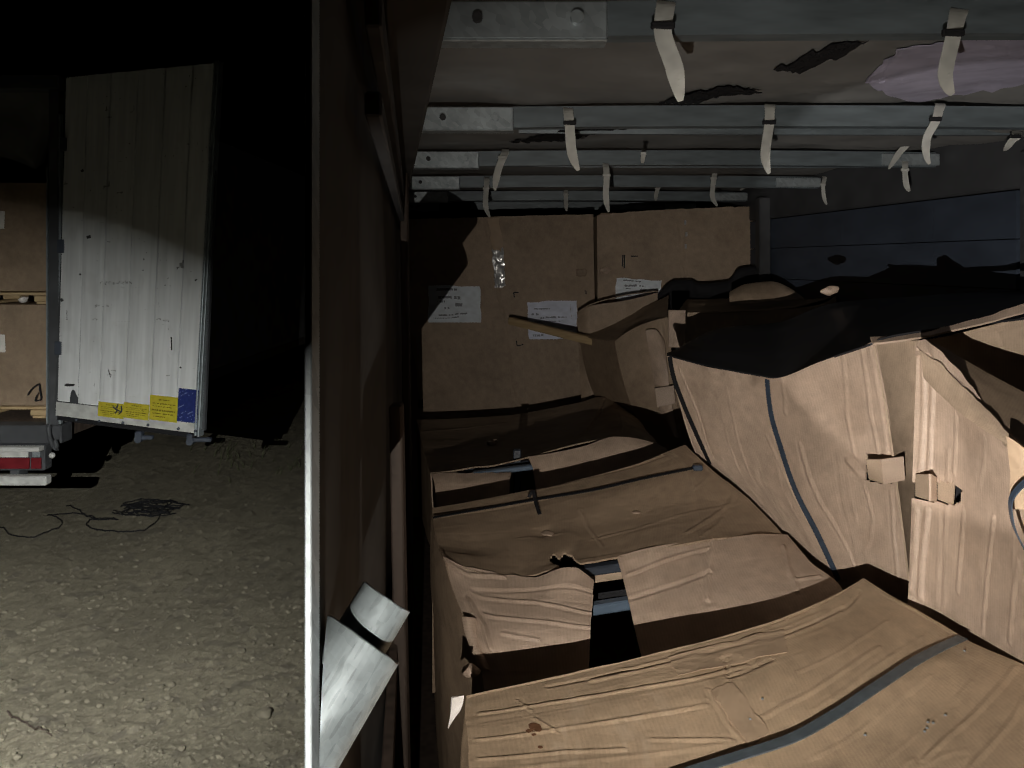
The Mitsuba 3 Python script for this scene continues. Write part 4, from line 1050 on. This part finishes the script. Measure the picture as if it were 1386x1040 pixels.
Sheet([[(784, 453, 5.06), (832, 461, 4.52), (903, 429, 4.24)], [(800, 447, 5.44), (850, 425, 5.17), (905, 400, 4.90)]], step=.015, wob=.01, wobs=.15, seed=103).put(f'{C}__lid', 'carton_brown')
Sheet([[(874, 448, 4.22), (886, 446, 4.205), (898, 462, 4.16)], [(882, 500, 4.20), (893, 500, 4.165), (904, 505, 4.15)], [(890, 545, 4.19), (899, 547, 4.15), (909, 548, 4.13)], [(905, 590, 4.15), (914, 592, 4.08), (920, 594, 4.09)]], step=.006, wob=.004, wobs=.05, seed=104).put(f'{C}__corner_guard', 'carton_pale')
put(f'{C}__tape', Sheet([[(886, 526, 4.11), (912, 522, 4.08)], [(890, 551, 4.09), (914, 546, 4.07)]], step=.006, thick=.003, wob=.003, seed=5).mesh, 'carton_pale')
lab(C, 'leaning carton behind the middle one with a pale corner strip left of the black strap', 'carton', 'crushed cartons of the load')
lab(put('edge_board', box(P(916, 445, 3.9), (.082, .02, .18), None, .003), 'carton_pale'), 'short upright cardboard edge board standing behind the black strap', 'board')
C = K + '_008'
i1 = Sheet([[(918, 424, 4.25), (990, 421, 4.25), (1060, 419, 4.22), (1110, 412, 4.19), (1135, 398, 4.25)], [(925, 500, 4.23), (990, 490, 4.25), (1060, 480, 4.22), (1110, 470, 4.19), (1140, 465, 4.25)]], step=.009, wob=.006, wobs=.2, ridges=[([(935, 426), (950, 465)], .004, .007)], auto=2, seed=111)
i1.put(f'{C}__front_panel', 'carton_plain')
Sheet([[(990, 394, 4.45), (1012, 384, 4.47), (1045, 381, 4.47), (1066, 388, 4.45), (1086, 402, 4.38)], [(987, 400, 4.34), (1010, 396, 4.34), (1045, 395, 4.34), (1066, 398, 4.34), (1088, 404, 4.34)], [(988, 413, 4.29), (1010, 411, 4.29), (1045, 408, 4.29), (1066, 406, 4.32), (1088, 405, 4.33)]], step=.008, wob=.004, seed=112).put(f'{C}__bent_flap', 'carton_plain')
put(f'{C}__torn_tab', rock(.038, 21).apply_transform(np.diag([.8, .4, .7, 1])).apply_translation(P(1124, 394, 3.0)), 'carton_pale', 40)
Sheet([[(916, 423, 4.27), (1060, 418, 4.23), (1135, 397, 4.27)], [(930, 405, 4.95), (1060, 400, 4.95), (1135, 392, 4.95)]], step=.02, wob=.008, seed=113).put(f'{C}__lid', 'carton_brown')
lab(C, 'low dim carton behind the tall leaning one with a bent flap on its lid', 'carton', 'crushed cartons of the load')
C = K + '_009'
j1 = Sheet([[(781, 424, 5.13), (800, 414, 5.07), (840, 408, 5.07), (890, 396, 5.07)], [(783, 460, 5.11), (800, 460, 5.07), (840, 460, 5.07), (892, 455, 5.07)], [(790, 600, 5.11), (810, 600, 5.07), (840, 600, 5.07), (895, 600, 5.07)]], step=.012, wob=.008, wobs=.2, auto=1, seed=121)
j1.put(f'{C}__front_panel', 'carton_plain')
Sheet([[(781, 424, 5.14), (800, 413, 5.10), (890, 395, 5.10)], [(800, 410, 5.78), (830, 404, 5.78), (890, 390, 5.78)]], step=.02, wob=.008, seed=122).put(f'{C}__lid', 'carton_plain')
lab(C, 'small dim carton just below the label of the right standing carton', 'carton', 'crushed cartons of the load')
lab(put('wooden_lath', bar(P(690, 434, 5.2), P(806, 463, 4.85), .04, .046, (0, 0, 1), .003), 'pine'), 'pale wooden lath sticking out to the left in front of the two labels', 'lath')

# black plastic sheeting over the load at the right and behind
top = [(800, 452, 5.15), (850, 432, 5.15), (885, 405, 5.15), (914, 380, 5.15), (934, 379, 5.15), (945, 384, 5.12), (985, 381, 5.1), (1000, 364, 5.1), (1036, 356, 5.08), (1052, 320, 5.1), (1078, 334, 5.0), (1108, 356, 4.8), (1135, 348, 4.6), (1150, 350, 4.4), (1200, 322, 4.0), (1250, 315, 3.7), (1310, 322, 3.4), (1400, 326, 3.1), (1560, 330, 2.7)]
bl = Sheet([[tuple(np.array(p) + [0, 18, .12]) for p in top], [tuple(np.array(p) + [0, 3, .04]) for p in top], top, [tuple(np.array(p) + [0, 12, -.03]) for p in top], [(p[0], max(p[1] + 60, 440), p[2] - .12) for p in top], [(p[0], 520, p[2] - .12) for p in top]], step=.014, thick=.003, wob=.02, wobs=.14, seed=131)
bl.put('black_cover', 'plain_black')
lab('black_cover_001', 'black plastic sheeting heaped over the load below the blue-grey side boards', 'plastic sheeting')
